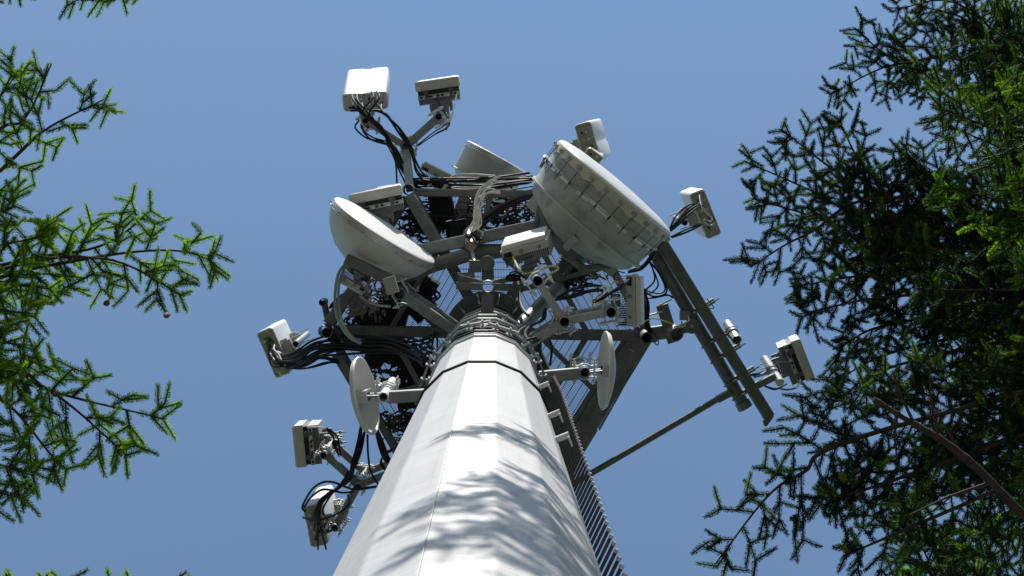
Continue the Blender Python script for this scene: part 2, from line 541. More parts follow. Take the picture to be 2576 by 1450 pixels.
# radial beams (0 right, 1 lower right, 2 lower left, 3 left, 4 upper left, 5 upper right)
for i in range(6):
    b = MB(); b.beam(hexc(i, .36, .0), hexc(i, PRAD - .02, .0), .115, .12); b.build('radial_beam', 'galv_dull', plat, True)
    b = MB(); b.beam(hexc(i, .33, .0), hexc(i, .42, .0), .2, .18); b.build('beam_shoe', 'galv_dull', plat, True)
for i in range(6):
    a, c = hexc(i, PRAD, .03), hexc(i + 1, PRAD, .03)
    d = (c - a).normalized() * .07
    b = MB(); b.beam(a + d, c - d, .085, .10); b.build('edge_beam', 'galv_dull', plat, True)
    # inner brace of each sector
    a, c = hexc(i, PRAD * .62, .035), hexc(i + 1, PRAD * .62, .035)
    b = MB(); b.beam(a, c, .06, .05); b.build('cross_brace', 'galv_dull', plat, True)
    mid = (hexc(i) + hexc(i + 1)) / 2 + Vector((0, 0, .045))
    b = MB(); b.beam(hexc(i, PRAD * .3, .045), mid, .055, .05); b.build('cross_brace', 'galv_dull', plat, True)
# corner posts (short open sleeves)
for i in range(6):
    p = hexc(i, PRAD + .03, -.12)
    b = MB(); b.pipe(p, p + Vector((0, 0, .26)), .062, .009, 24); b.build('corner_sleeve', 'galv', plat, True)
# welded-mesh floor in six sectors
def grating(i):
    b = MB()
    a, c = hexc(i, PRAD - .03, .10), hexc(i + 1, PRAD - .03, .10)
    o = PC + Vector((0, 0, .10))
    mid = (a + c) / 2; n = (mid - o); H = n.length; n = n.normalized(); t = (c - a).normalized(); half = (c - a).length / 2
    r0 = .40
    x = -half + .02
    while x < half:
        y0 = max(abs(x) / half * H, math.sqrt(max(r0 * r0 - x * x, 0)))
        if H - y0 > .03:
            b.box((0, 0, 0), (.0034, H - y0, .02), Matrix.Translation(o + t * x + n * ((H + y0) / 2)) @ Matrix((t, n, Vector((0, 0, 1)))).transposed().to_4x4())
        x += .0165
    y = .12
    while y < H:
        w = half * y / H
        segs = [(-w, w)]
        if y < r0:
            q = math.sqrt(r0 * r0 - y * y)
            segs = [(-w, -q), (q, w)] if q < w else []
        for x0, x1 in segs:
            b.box((0, 0, 0), (x1 - x0, .0065, .0065), Matrix.Translation(o + t * ((x0 + x1) / 2) + n * y + Vector((0, 0, -.012))) @ Matrix((t, n, Vector((0, 0, 1)))).transposed().to_4x4())
        y += .08
    return b.build('mesh_panel', 'mesh', plat, True, smooth=False)
for i in range(6): grating(i)
# solid planks along the lower right edge, with an upright toe board
a, c = hexc(0, PRAD + .05, -.02), hexc(1, PRAD + .05, -.02)
inn = Vector((-.866, -.5, 0))
for k in range(7):
    p0 = a.lerp(c, k / 7 + .0006); p1 = a.lerp(c, (k + 1) / 7 - .0006)
    b = MB(); j = .012 * math.sin(k * 2.3)
    b.beam(p0 + inn * (.115 + j), p1 + inn * (.115 + j), .225, .03, c=.004)
    b.build('plank', 'galv_dull', plat, True)
for k in range(3):
    p0 = a.lerp(c, k / 3 + .003); p1 = a.lerp(c, (k + 1) / 3 - .003)
    b = MB(); b.beam(p0 - inn * .008 + Vector((0, 0, .12)), p1 - inn * (.008 + .02 * (k == 1)) + Vector((0, 0, .12)), .01, .22, c=.002)
    b.build('toe_board', 'galv_dull', plat, True)
b = MB(); b.beam(a + Vector((-.22, -.05, .06)), c + Vector((-.22, -.12, .06)), .10, .06); b.build('edge_channel', 'galv_dull', plat, True)

# ------------------------------------------------------------------ antennas
def panel_antenna(label, bot, h, n, W, D, H, top, groove=.0, conns=8, group=None, capmat='cap', dots=None, clamps=True, cc=.5):
    """bot/top: survey pixels of the centre of the bottom and top faces"""
    B, T = at(*bot, h), at(*top, h + H)
    M = frame(B, T, n); L = (T - B).length
    w, d = m(W, h), m(D, h)
    o = thing('panel_antenna', label, 'antenna', M, group)
    pr = rrect(w, d, min(w, d) * .2, groove=groove * d)
    b = MB(); b.extrude(pr, [(0, .004), (.012, 0), (L - .05, 0), (L - .015, .01), (L, .035)]); b.build('radome', 'white', o)
    b = MB(); b.extrude(rrect(w - .016, d - .016, min(w, d) * .18), [(-.012, .006), (-.002, 0)]); ec = b.build('end_cap', capmat, o)
    rg = random.Random(int(W * 7 + bot[0]))
    for k in range(conns):
        x = (-.36 + .72 * ((k // 2) + .5) / max(1, conns // 2)) * w
        y = (.16 if k % 2 else -.14) * d + rg.uniform(-.01, .01)
        b = MB(); b.tube([(x, y, -.012), (x, y, -.06)], .011, 8); b.tube([(x, y, -.06), (x, y, -.085)], .014, 8)
        b.build('connector', 'pale_cable' if k % 3 else 'rubber', ec)
    for k in range(6):
        b = MB(); x = (-.42 + .84 * (k % 3) / 2) * w; y = (.36 if k < 3 else -.36) * d
        b.lathe([(.0001, -.018), (.006, -.017), (.007, -.012)], 8, Matrix.Translation((x, y, 0))); b.build('screw', 'rubber', ec)
    if dots:
        for x, y, r in dots:
            b = MB(); b.lathe([(.0001, -.0165), (r * w, -.0165), (r * w, -.0125)], 12, Matrix.Translation((x * w, y * d, 0))); b.build('paint_dot', 'greendot', ec)
    if clamps:
        for z in (.12, L * .8):
            b = MB()
            b.box((0, -d / 2 - .04, z), (w * .34, .08, .06)); b.box((0, -d / 2 - .10, z), (w * .26, .03, .10))
            for s in (-1, 1):
                b.tube([(s * w * .12, -d / 2 - .02, z + .01), (s * w * .12, -d / 2 - .24, z + .01)], .007, 6)
                b.box((s * w * .1, -d / 2 - .02, z - .03), (.03, .05, .05))
            b.build('mounting_bracket', 'grey', o)
        b = MB(); b.pipe(Vector((0, -d / 2 - .17, -.08)), Vector((0, -d / 2 - .17, L * .95)), .035, .006, 16); b.build('support_pipe', 'galv', o)
    return o

def active_antenna(label, bot, h, n, W, D, H, top, group=None, light=False):
    B, T = at(*bot, h), at(*top, h + H)
    M = frame(B, T, n); L = (T - B).length
    w, d = m(W, h), m(D, h)
    o = thing('active_antenna', label, 'antenna', M, group)
    b = MB(); b.extrude(rrect(w, d * .40, d * .10, d * .10, front_only=True), [(0, 0), (L - .02, 0), (L, .02)]); b.build('radome', 'white', o)
    b = MB(); b.extrude(rrect(w - .022, d * .40 - .018, d * .08, d * .10 + .004, front_only=True), [(-.005, .003), (.0, 0)]); b.build('radome_underside', 'cream', o)
    def fins(y0, y1, cnt, ma, zz, ww):
        b = MB()
        for k in range(cnt):
            x = (-.5 + (k + .5) / cnt) * ww
            b.box((x, (y0 + y1) / 2, L / 2 + zz), (ww / cnt * .34, y1 - y0, L - .03))
        return b.build('cooling_fins', ma, o, smooth=False)
    fins(-.08 * d, .10 * d - .001, 30, 'fin', .02, w * .94)
    b = MB(); b.box((0, -.17 * d, L / 2), (w * .95, .16 * d, L)); hs_ = b.build('housing', 'grey', o)
    b = MB(); b.box((0, .02 * d, L / 2 + .05), (w * .92, .02, L - .12)); b.build('back_plate', 'fin', o)
    for x, sx, sy in ((-.36, .05, .07), (-.08, .05, .08), (.02, .05, .08), (.2, .10, .07), (.40, .05, .08)):
        b = MB(); b.box((x * w, -.17 * d, -.008), (sx * w, sy * d, .02)); b.build('port', 'rubber', hs_)
    for x in (-.2, .1):
        b = MB(); b.tube([(x * w, -.20 * d, 0), (x * w, -.2 * d, -.02)], .012, 8); b.build('gland', 'pale_cable', hs_)
    fins(-.50 * d, -.25 * d - .001, 34, 'finlight', .0, w * .95)
    for x in (-.28, .28):
        b = MB(); b.box((x * w, -.12 * d, -.004), (.035, .22 * d, .03)); b.box((x * w, .01 * d, .0), (.12 * w, .15 * d, .05)); b.build('handle', 'fin', o)
    for z in (.10, L * .75):
        b = MB()
        b.box((0, -.5 * d - .03, z), (w * .5, .06, .05)); b.box((0, -.5 * d - .09, z), (w * .3, .05, .11))
        for s in (-1, 1):
            b.tube([(s * w * .13, -.5 * d - .05, z), (s * w * .13, -.5 * d - .26, z)], .008, 6)
            b.tube([(s * w * .13, -.5 * d - .05, z + .05), (s * w * .13, -.5 * d - .24, z + .05)], .008, 6)
            b.box((s * w * .22, -.5 * d - .06, z + .02), (.03, .10, .07))
            b.box((s * w * .13, -.5 * d - .20, z + .02), (.03, .03, .09))
        b.build('mounting_bracket', 'galv', o)
    b = MB(); b.pipe(Vector((0, -.5 * d - .17, -.12)), Vector((0, -.5 * d - .17, L * .95)), .042, .007, 16); b.build('support_pipe', 'galv', o)
    return o

def radio_unit(label, bot, h, n, W, D, H, top, group=None, name='remote_radio_unit', lid='white'):
    B, T = at(*bot, h), at(*top, h + H)
    M = frame(B, T, n); L = (T - B).length
    w, d = m(W, h), m(D, h)
    o = thing(name, label, 'radio unit', M, group)
    b = MB(); b.extrude(rrect(w * .92, d * .20, .012, d * .30), [(0.01, .002), (.016, 0), (L - .016, 0), (L - .01, .004)]); b.build('lid', lid, o)
    b = MB(); b.extrude(rrect(w, d * .10, .008, d * .20 - .002), [(-.006, .002), (0, 0), (L, 0)]); b.build('flange', 'cream', o)
    b = MB(); b.box((0, d * .07, L / 2), (w * .96, d * .26, L - .01)); hs_ = b.build('housing', 'grey', o)
    for x, r_ in ((-.30, .016), (.08, .020), (.12, .006)):
        b = MB(); b.lathe([(.0001, -.012), (r_, -.012), (r_, .004)], 14, Matrix.Translation((x * w, d * .07, 0))); b.build('gland', 'galv', hs_)
    b = MB(); b.box((.36 * w, d * .07, -.006), (.16 * w, d * .17, .03)); b.build('port_cover', 'rubber', hs_)
    b = MB()
    cnt = 22
    for k in range(cnt):
        x = (-.5 + (k + .5) / cnt) * w * .96
        dep = d * (.40 if abs(k - cnt / 2) > 2 else .2)
        b.box((x, -.06 * d - dep / 2, L / 2), (w * .014, dep, L - .02))
    b.build('cooling_fins', 'finlight', o, smooth=False)
    b = MB(); b.box((0, -.5 * d, L * .5), (w * .25, .05, L * .5)); b.build('mounting_bracket', 'galv', o)
    b = MB(); b.box((0, -.5 * d - .036, L * .2), (w * .4, .02, .05)); b.build('cross_plate', 'galv', o)
    return o

S = lambda c, X, Y: K(c, X, Y)
def off(p, dx, dy): return (p[0] + dx, p[1] + dy)

p = S('R1', 390, 500)
panel_antenna('square-faced white panel antenna at the very top with a fan of cables from its underside', p, 15.5, (-.08, -1), 113, 46, 1.5, off(p, 9, -64), groove=.035, capmat='grey')
p = S('R1', 1095, 400)
active_antenna('finned antenna on the upper right fork of the topmost bracket', p, 16, (-.15, -1), 112, 60, 1.0, off(p, 4, -5))
p = S('R4', 712, 300)
active_antenna('large finned antenna right behind the round dish on the left', p, 14, (-.2, -1), 136, 62, .9, off(p, 4, -8))
p = S('R3', 850, 420)
panel_antenna('pale panel antenna poking out behind the top of the biggest dish', p, 17, (.955, -.29), 106, 44, 1.5, off(p, 27, -11), groove=.06, capmat='cap')
p = S('R3', 890, 560)
panel_antenna('small grey box antenna half hidden behind the white face of the biggest dish', p, 16.6, (.6, -.8), 46, 36, .8, off(p, 4, -8), conns=4, clamps=False)
p = S('R3', 425, 610)
panel_antenna('small pale box antenna peeking out left of the rim of the biggest dish', p, 17, (-.9, -.4), 30, 16, .8, off(p, 1, -6), conns=2, clamps=False)
p = S('R7', 655, 500)
panel_antenna('long panel antenna right of the biggest dish with two green dots underneath', p, 16, (.925, -.38), 124, 41, 1.5, off(p, -29, -10), groove=.0, dots=((.30, -.1, .035), (.27, .12, .035)))
p = S('R8', 1535, 728)
active_antenna('finned antenna farthest right, on the end of the long outrigger', p, 15, (.93, -.36), 108, 60, .9, off(p, -8, -16))
p = S('Q1', 280, 632)
panel_antenna('long panel antenna farthest left with a cluster of green dots underneath', p, 15, (-.92, .39), 127, 44, 1.4, off(p, 34, -26),
              dots=((-.30, -.05, .045), (-.24, .16, .035), (-.22, -.15, .05), (-.17, .1, .045), (-.33, .12, .03), (-.25, .0, .04)))
p = S('Q2', 285, 410)
active_antenna('finned antenna on the left tip of the lower left fork bracket', p, 14.5, (-.99, .1), 106, 66, .9, off(p, 12, -17))
p = S('Q2', 365, 1120)
panel_antenna('waisted panel antenna lowest on the left, cables looping over it', p, 14.5, (-.98, .2), 108, 48, 1.6, off(p, 32, -53), groove=.25, conns=10)
p = S('R5', 1250, 300)
radio_unit('white-lidded radio box with cooling fins just below left of the biggest dish', p, 12.5, (-.27, -.96), 126, 60, .42, off(p, 9, -25))
p = S('R6', 1275, 840)
radio_unit('upright white-lidded radio box standing on the right fork bracket', p, 12.4, (1, -.02), 136, 66, .42, off(p, 9, -2))
p = S('R4', 450, 1195)
radio_unit('cream microwave radio box with ribbed edge under the left round dish', p, 13.2, (-.5, .86), 76, 34, .30, off(p, 3, -3), lid='cream')

# ------------------------------------------------------------------ dishes
def dish_frame(c, h, a, tilt):
    a = Vector((a[0], a[1], 0)).normalized()
    ax = a * math.cos(R(tilt)) - Vector((0, 0, math.sin(R(tilt))))
    return axis_frame(at(*c, h), ax)

# left round dish
h = 13.5; u = h / FPX
M = dish_frame(S('R4', 805, 605), h, (.549, -.836), 4)
o = thing('microwave_dish', 'round white drum dish on the left facing up right', 'dish', M)
r = 148 * u
b = MB(); b.lathe([(.0001, .02), (r * .5, .017), (r * .9, .006), (r * .985, 0), (r, -.008)], 72); b.build('radome', 'white', o)
b = MB(); b.lathe([(r, -.006), (r * 1.005, -.01), (r * 1.005, -17 * u), (r * 1.02, -17 * u), (r * 1.02, -20 * u), (r * .99, -21 * u)], 72); b.build('rim_band', 'alu', o)
b = MB(); b.lathe([(r * .99, -20 * u), (r * .965, -32 * u), (r * .90, -52 * u), (r * .78, -74 * u), (r * .6, -96 * u), (r * .4, -110 * u), (r * .2, -118 * u), (.0001, -120 * u)], 72); b.build('bowl', 'bowl', o)
for k in range(20):
    q = 2 * math.pi * k / 20 + .1
    b = MB(); b.tube([(r * 1.0 * math.cos(q), r * 1.0 * math.sin(q), -14 * u), (r * 1.045 * math.cos(q), r * 1.045 * math.sin(q), -14 * u)], .009, 6); b.build('rim_bolt', 'galv_bright', o)
b = MB(); b.lathe([(.0001, -136 * u), (.14, -136 * u), (.14, -112 * u)], 24); b.build('hub_plate', 'galv_dull', o)
b = MB()
p0, p1 = A('R4', 370, 925, 13.0), A('R4', 880, 1170, 13.0)
b.beam(p0, p1, .10, .14); b.build('mount_arm', 'galv_dull', o, True)
b = MB(); b.beam(A('R4', 800, 1240, 12.6), A('R4', 930, 1200, 12.6), .16, .05); b.build('mount_plate', 'cap', o, True)

# the biggest dish
h = 13.4; u = h / FPX
M = dish_frame(S('R3', 1130, 828), h, (.642, -.766), 6)
o = thing('microwave_dish', 'biggest dish, grey drum with bulging white face and stained underside', 'dish', M)
r = 183 * u
b = MB(); b.lathe([(.0001, .05), (r * .4, .045), (r * .75, .028), (r * .93, .006), (r * .985, -.012), (r, -.03)], 96); b.build('radome', 'white', o)
b = MB(); b.lathe([(r, -.028), (r * 1.004, -12 * u), (r * 1.004, -27 * u), (r * .985, -30 * u)], 96)
# scalloped lower hem of the skirt
sk = []
nn = 96
for k in range(nn):
    q = 2 * math.pi * k / nn
    sk.append((r * 1.008 * math.cos(q), r * 1.008 * math.sin(q), -(29 + 4 * math.sin(k * 1.57 + .4) + 2 * math.sin(k * .6)) * u))
tp = [(r * 1.006 * math.cos(2 * math.pi * k / nn), r * 1.006 * math.sin(2 * math.pi * k / nn), -10 * u) for k in range(nn)]
b.add(tp + sk, [(k, (k + 1) % nn, (k + 1) % nn + nn, k + nn) for k in range(nn)])
b.build('skirt', 'skirt', o)
b = MB(); b.lathe([(r * .965, -26 * u), (r * .962, -60 * u)], 96); b.build('recess_band', 'shroud_old', o)
b = MB(); b.lathe([(r * .962, -57 * u), (r * 1.0, -57 * u), (r * 1.0, -60 * u), (r * .975, -61 * u), (r * .975, -66 * u), (r * .96, -66 * u)], 96); b.build('clamp_ring', 'galv_bright', o)
b = MB()
b.lathe([(r * .962, -60 * u), (r * .925, -108 * u), (r * .935, -112 * u), (r * .935, -116 * u), (r * .90, -119 * u), (r * .875, -140 * u), (r * .80, -153 * u),
         (r * .66, -166 * u), (r * .45, -184 * u), (r * .23, -197 * u), (.0001, -203 * u)], 96); b.build('drum', 'shroud_old', o)
b = MB()
b.lathe([(r * .915, -116 * u), (r * .965, -117 * u), (r * .965, -122 * u), (r * .89, -124 * u)], 96); b.build('stiffening_rib', 'shroud', o)
for k in range(26):
    q = 2 * math.pi * k / 26
    T4 = Matrix.Rotation(q, 4, 'Z')
    b = MB(); b.box((r * 1.015, 0, -19 * u), (.014, .058, 11 * u), T4); b.box((r * 1.03, 0, -19 * u), (.018, .02, .02), T4); b.build('hook_plate', 'galv_new', o)
    T5 = Matrix.Rotation(q + .02, 4, 'Z')
    b = MB(); b.tube([T5 @ Vector((r * 1.012, 0, -24 * u)), T5 @ Vector((r * .985, 0, -84 * u))], .0028, 5); b.tube([T5 @ Vector((r * .998, 0, -58 * u)), T5 @ Vector((r * .992, 0, -68 * u))], .008, 6)
    b.build('tension_rod', 'rung', o)
for k in range(18):
    q = 2 * math.pi * k / 18 + .1
    b = MB(); b.lathe([(r * .972, -61 * u), (r * .987, -62 * u), (r * .985, -69 * u), (r * .97, -70 * u)], 5, None, q, q + .2); b.build('ring_segment', 'white', o)
for k in range(3):
    T4 = Matrix.Rotation(2 * math.pi * k / 3 + .5, 4, 'Z')
    b = MB(); b.box((r * .62, 0, -172 * u), (r * .55, .06, .16), T4 @ Matrix.Rotation(0, 4, 'Y')); b.build('drum_rib', 'shroud_old', o)
b = MB(); b.lathe([(.0001, -215 * u), (.26, -215 * u), (.26, -185 * u)], 32); b.build('hub_plate', 'galv_dull', o)
# small labels stuck on the drum underside
DRUM = [(0, .962 * r), (60 * u, .962 * r), (108 * u, .925 * r), (119 * u, .90 * r), (140 * u, .875 * r), (153 * u, .80 * r), (166 * u, .66 * r), (184 * u, .45 * r), (197 * u, .23 * r), (203 * u, .001)]
def on_drum(c_, X, Y):
    I = M.inverted(); hh = 11.8
    while hh < 14.5:
        q = I @ A(c_, X, Y, hh); z = -q.z; rho = math.hypot(q.x, q.y)
        for (z0, r0), (z1, r1) in zip(DRUM, DRUM[1:]):
            if z0 <= z <= z1 and rho <= r0 + (r1 - r0) * (z - z0) / (z1 - z0):
                return A(c_, X, Y, hh - .016)
        hh += .004
    return A(c_, X, Y, 13.0)
for ma, quad in (('greendot', ((670, 110), (708, 118), (712, 142), (674, 136))), ('white', ((612, 112), (620, 106), (645, 130), (638, 138))),
                 ('white', ((654, 146), (660, 138), (718, 186), (712, 194))), ('white', ((728, 202), (733, 196), (756, 216), (750, 223)))):
    P = [on_drum('R6', *q) for q in quad]
    b = MB(); b.add(P, [(0, 1, 2, 3)]); b.build('sticker', ma, o, True, smooth=False)
b = MB()
pa, pb = A('R3', 455, 920, 13.4), A('R3', 385, 1030, 13.3)
b.beam(A('R3', 480, 900, 13.4), pb, .05, .05); b.tube([pb, A('R3', 345, 1250, 13.6)], .028, 10); b.tube([pb, A('R3', 480, 1290, 13.3), A('R3', 600, 1480, 13.3)], .035, 10)
b.build('side_strut', 'galv_dull', o, True)
b = MB(); b.tube([A('R6', 560, 330, 13.3), A('R6', 800, 480, 13.3), A('R6', 1090, 455, 13.3)], .034, 10); b.tube([A('R6', 520, 270, 13.4), A('R6', 800, 520, 13.3)], .03, 10); b.build('lower_strut', 'galv_dull', o, True)

# upper drum dish seen from behind
h = 17.5; u = h / FPX
M = dish_frame(S('R2', 936, 310), h, (.482, -.876), 0)
o = thing('microwave_dish', 'grey drum dish above the platform seen from behind, edge on', 'dish', M)
r = 84 * u
b = MB(); b.lathe([(.0001, .01), (r * .97, .004), (r, -.004)], 64); b.build('radome', 'white', o)
b = MB(); b.lathe([(r * 1.0, -.003), (r * 1.015, -.005), (r * 1.015, -13 * u), (r * 1.0, -13 * u)], 64); b.build('rim_band', 'alu', o)
b = MB(); b.lathe([(r, -12 * u), (r * .99, -72 * u), (r * 1.02, -73 * u), (r * 1.02, -75 * u), (r * .95, -75 * u), (r * .80, -92 * u), (r * .5, -112 * u), (.0001, -122 * u)], 64); b.build('drum', 'shroud', o)
for k in range(14):
    q = 2 * math.pi * k / 14 + .2
    for zz in (-7, -74):
        b = MB(); b.tube([(r * .99 * math.cos(q), r * .99 * math.sin(q), zz * u), (r * 1.06 * math.cos(q), r * 1.06 * math.sin(q), zz * u)], .008, 6); b.build('rim_bolt', 'galv_bright', o)
b = MB(); b.tube([(0, 0, -118 * u), (0, 0, -150 * u)], .12, 16); b.build('hub_plate', 'galv_dull', o)
b = MB(); b.pipe(M @ Vector((0, 0, -165 * u)) - Vector((0, 0, 2.2)), M @ Vector((0, 0, -165 * u)) + Vector((0, 0, .3)), .057, .008); b.build('support_pipe', 'galv_dull', o, True)

def pan_dish(label, c, h, rp, a, tilt, pipe_p):
    u = h / FPX; r = rp * u
    M = dish_frame(c, h, a, tilt)
    o = thing('pan_dish', label, 'dish', M)
    b = MB(); b.lathe([(.0001, -.055), (r * .4, -.047), (r * .75, -.022), (r * .96, .006), (r, .02), (r * 1.012, .02), (r * 1.012, .004), (r * .98, -.012), (r * .75, -.034), (r * .4, -.06), (.0001, -.068)], 64); b.build('pan', 'bowl', o)
    b = MB(); b.tube([(r * 1.006 * math.cos(2 * math.pi * k / 48), r * 1.006 * math.sin(2 * math.pi * k / 48), .016) for k in range(49)], .010, 8, False); b.build('rim', 'white', o)
    b = MB(); b.box((0, 0, -.01), (r * .30, r * .34, .09)); hb = b.build('feed_box', 'grey', o)
    b = MB(); b.box((r * .02, 0, .037), (r * .2, r * .16, .012)); b.build('feed_window', 'rubber', hb)
    for k in range(3):
        b = MB(); b.box((0, r * (.24 + .08 * k), .0), (r * .26, .010, .07)); b.build('box_rib', 'grey', hb)
    b = MB(); P = M @ Vector((0, 0, .03))
    b.tube([P + Vector((0, 0, .05)), pipe_p + Vector((0, 0, .05))], .011, 8); b.build('mount_rod', 'galv', o, True); b = MB(); b.tube([P + Vector((0, 0, -.06)), pipe_p + Vector((0, 0, -.06))], .011, 8)
    b.build('mount_rod', 'galv', o, True)
    return o
pan_dish('tilted oval pan dish left of the mast with a feed box on its face', S('Q1', 1147, 1052), 9.6, 97, (.977, -.21), 9, A('Q1', 1330, 1040, 9.6))
pan_dish('narrow pan dish right of the mast seen nearly edge on', S('Q4', 1118, 482), 11, 97, (-.998, -.06), 4, A('Q4', 900, 500, 11))

# ------------------------------------------------------------------ brackets, arms and pipes
def vpipe(b, p, r, L, wall=.008):
    b.pipe(p, p + Vector((0, 0, L)), r, wall, 24)

def pipe_clamp(o, p, r, deg, n=2, sc=1.0):
    """two bowed jaws bolted round an upright pipe"""
    for i in range(n):
        z = .03 + i * .10 * sc
        b = MB()
        q = R(deg); d = Vector((math.cos(q), math.sin(q), 0)); t = Vector((-d.y, d.x, 0))
        c = p + Vector((0, 0, z))
        for s in (-1, 1):
            pts = [c + t * s * (r + .012) + d * x + t * s * y for x, y in ((-r * 2.3, -.006), (-r * 1.25, -.012 ), (-r * .6, .0), (0, .008), (r * .6, 0), (r * 1.25, -.012), (r * 2.3, -.006))]
            for k in range(len(pts) - 1):
                b.beam(pts[k], pts[k + 1], .012 * sc, .05 * sc)
        for s in (-1, 1):
            e = c + d * s * r * 1.9
            b.tube([e - t * (r + .06), e + t * (r + .06)], .008 * sc, 6)
            for g_ in (-1, 1):
                b.tube([e + t * g_ * (r + .022), e + t * g_ * (r + .036)], .016 * sc, 6)
        b.build('pipe_clamp', 'galv_bright', o, True)

# right fork bracket (in front of the platform, strapped to the mast)
HB = 12.0
hub = A('R6', 570, 1065, HB); f1 = A('R6', 275, 615, HB); f2 = A('R6', 1080, 960, HB); st = A('R6', 130, 1360, HB)
o = thing('fork_bracket', 'bright galvanised fork bracket right of the mast top with three open pipe ends', 'bracket', hub)
for p in (hub, f1, f2):
    b = MB(); vpipe(b, p - Vector((0, 0, .10)), m(14.5, HB), .62); b.build('upright_pipe', 'galv_new', o, True)
for p in (hub, f1, f2):
    b = MB(); b.lathe([(.0001, .36), (m(14.5, HB) - .008, .36)], 24, Matrix.Translation(p)); b.build('end_plug', 'rubber', o, True)
for p, dg in ((hub, 20), (hub, 80), (f1, 140), (f2, 80)):
    pipe_clamp(o, p, m(14.5, HB), dg, 2)
for z in (0.0, .42):
    Z = Vector((0, 0, z))
    for p, q, w in ((st, hub, .078), (hub, f1, .07), (hub, f2, .07)):
        d = (q - p).normalized() * .045
        b = MB(); b.beam(p + Z + d * (0 if p is st else 1), q + Z - d, w, w); b.build('arm', 'galv_new', o, True)
# left dish pipe and arm
HB = 13.1
p = A('R4', 965, 1310, HB)
o = thing('dish_arm', 'galvanised arm and open pipe holding the left round dish', 'bracket', p)
b = MB(); vpipe(b, p - Vector((0, 0, .06)), m(15.5, HB), .95); b.build('upright_pipe', 'galv', o, True)
for z in (0., .5):
    b = MB(); q = A('R5', 480, 1185, HB) + Vector((0, 0, z)); b.beam(p + Vector((0, 0, z + .02)) + (q - p).normalized() * .05, q, .10, .10); b.build('arm', 'galv', o, True)
pipe_clamp(o, p, m(15.5, HB), 70, 2); pipe_clamp(o, p + Vector((0, 0, .5)), m(15.5, HB), 30, 1)
# centre pipe on the mast top
HB = 12.7
p = A('R5', 832, 690, HB)
o = thing('pipe_mount', 'short open pipe on an upright arm in front of the mast top, grey disc above', 'bracket', p)
b = MB(); vpipe(b, p, m(16.5, HB), .20, .011); b.build('upright_pipe', 'galv', o, True)
b = MB(); q = A('R5', 826, 980, HB); b.beam(p + (q - p).normalized() * .06, q, .115, .11); b.build('arm', 'galv_dull', o, True)
b = MB(); c = A('R5', 824, 428, 13.4); b.lathe([(.0001, 0), (m(20.5, HB), 0), (m(20.5, HB), .03), (.0001, .03)], 32, Matrix.Translation(c)); dk = b.build('end_disc', 'galv_dull', o, True)
b = MB(); b.lathe([(.0001, -.012), (.022, -.012), (.022, -.001)], 6, Matrix.Translation(c)); b.build('bolt', 'galv', dk, True)
b = MB(); b.beam(A('R5', 834, 600, 13.42), A('R5', 826, 450, 13.48), .12, .07); b.build('link', 'galv_dull', o, True)
for s in (-1, 1):
    b = MB(); b.beam(p + Vector((s * .05, 0, .06)), p + Vector((s * .30, .01 * s, .08)), .07, .02); b.beam(p + Vector((s * .05, -.03, .12)), p + Vector((s * .28, -.09, .12)), .05, .02); b.build('gusset', 'galv_dull', o, True)
# side plate left of the centre pipe, rod and box
b = MB(); b.beam(A('R5', 500, 620, 13.4), A('R5', 690, 610, 13.4), .16, .02); b.build('side_plate', 'galv_dull', o, True)
b = MB(); b.box((0, 0, 0), (.12, .12, .08), Matrix.Translation(A('R5', 692, 458, 13.45))); b.build('clamp_block', 'galv_dull', o, True)
b = MB(); b.tube([A('R5', 640, 200, 13.9), A('R5', 685, 420, 13.5)], .022, 10); b.tube([A('R5', 640, 180, 13.8), A('R5', 645, 235, 13.7)], .06, 10); b.build('threaded_rod', 'rod', o, True)
b = MB(); b.tube([A('R5', 640, 90, 14.0), A('R5', 650, 230, 13.8)], .075, 12); b.build('rod_sleeve', 'galv_dull', o, True)
# right arm carrying the narrow dish
HB = 10.8
p = A('Q4', 895, 505, HB)
o = thing('dish_arm', 'square arm right of the mast ending in the pipe of the narrow dish', 'bracket', p)
b = MB(); vpipe(b, p, m(13.5, HB), .75); b.build('upright_pipe', 'galv', o, True)
b = MB(); q = A('Q4', 380, 555, HB); b.beam(p + (q - p).normalized() * .045, q, .092, .09); b.build('arm', 'galv', o, True)
pipe_clamp(o, p + Vector((0, 0, .05)), m(13.5, HB), 0, 1); pipe_clamp(o, p + Vector((0, 0, .55)), m(13.5, HB), 0, 1)
# left arm carrying the oval dish
HB = 9.4
p = A('Q1', 1335, 1065, HB)
o = thing('dish_arm', 'square arm left of the mast ending in the pipe of the oval pan dish', 'bracket', p)
b = MB(); vpipe(b, p, m(13.5, HB), .85); b.build('upright_pipe', 'white', o, True)
b = MB(); q = A('Q1', 1745, 1040, HB); b.beam(p + (q - p).normalized() * .045, q, .082, .09); b.build('arm', 'galv', o, True)
pipe_clamp(o, p + Vector((0, 0, .3)), m(13.5, HB), 0, 2)
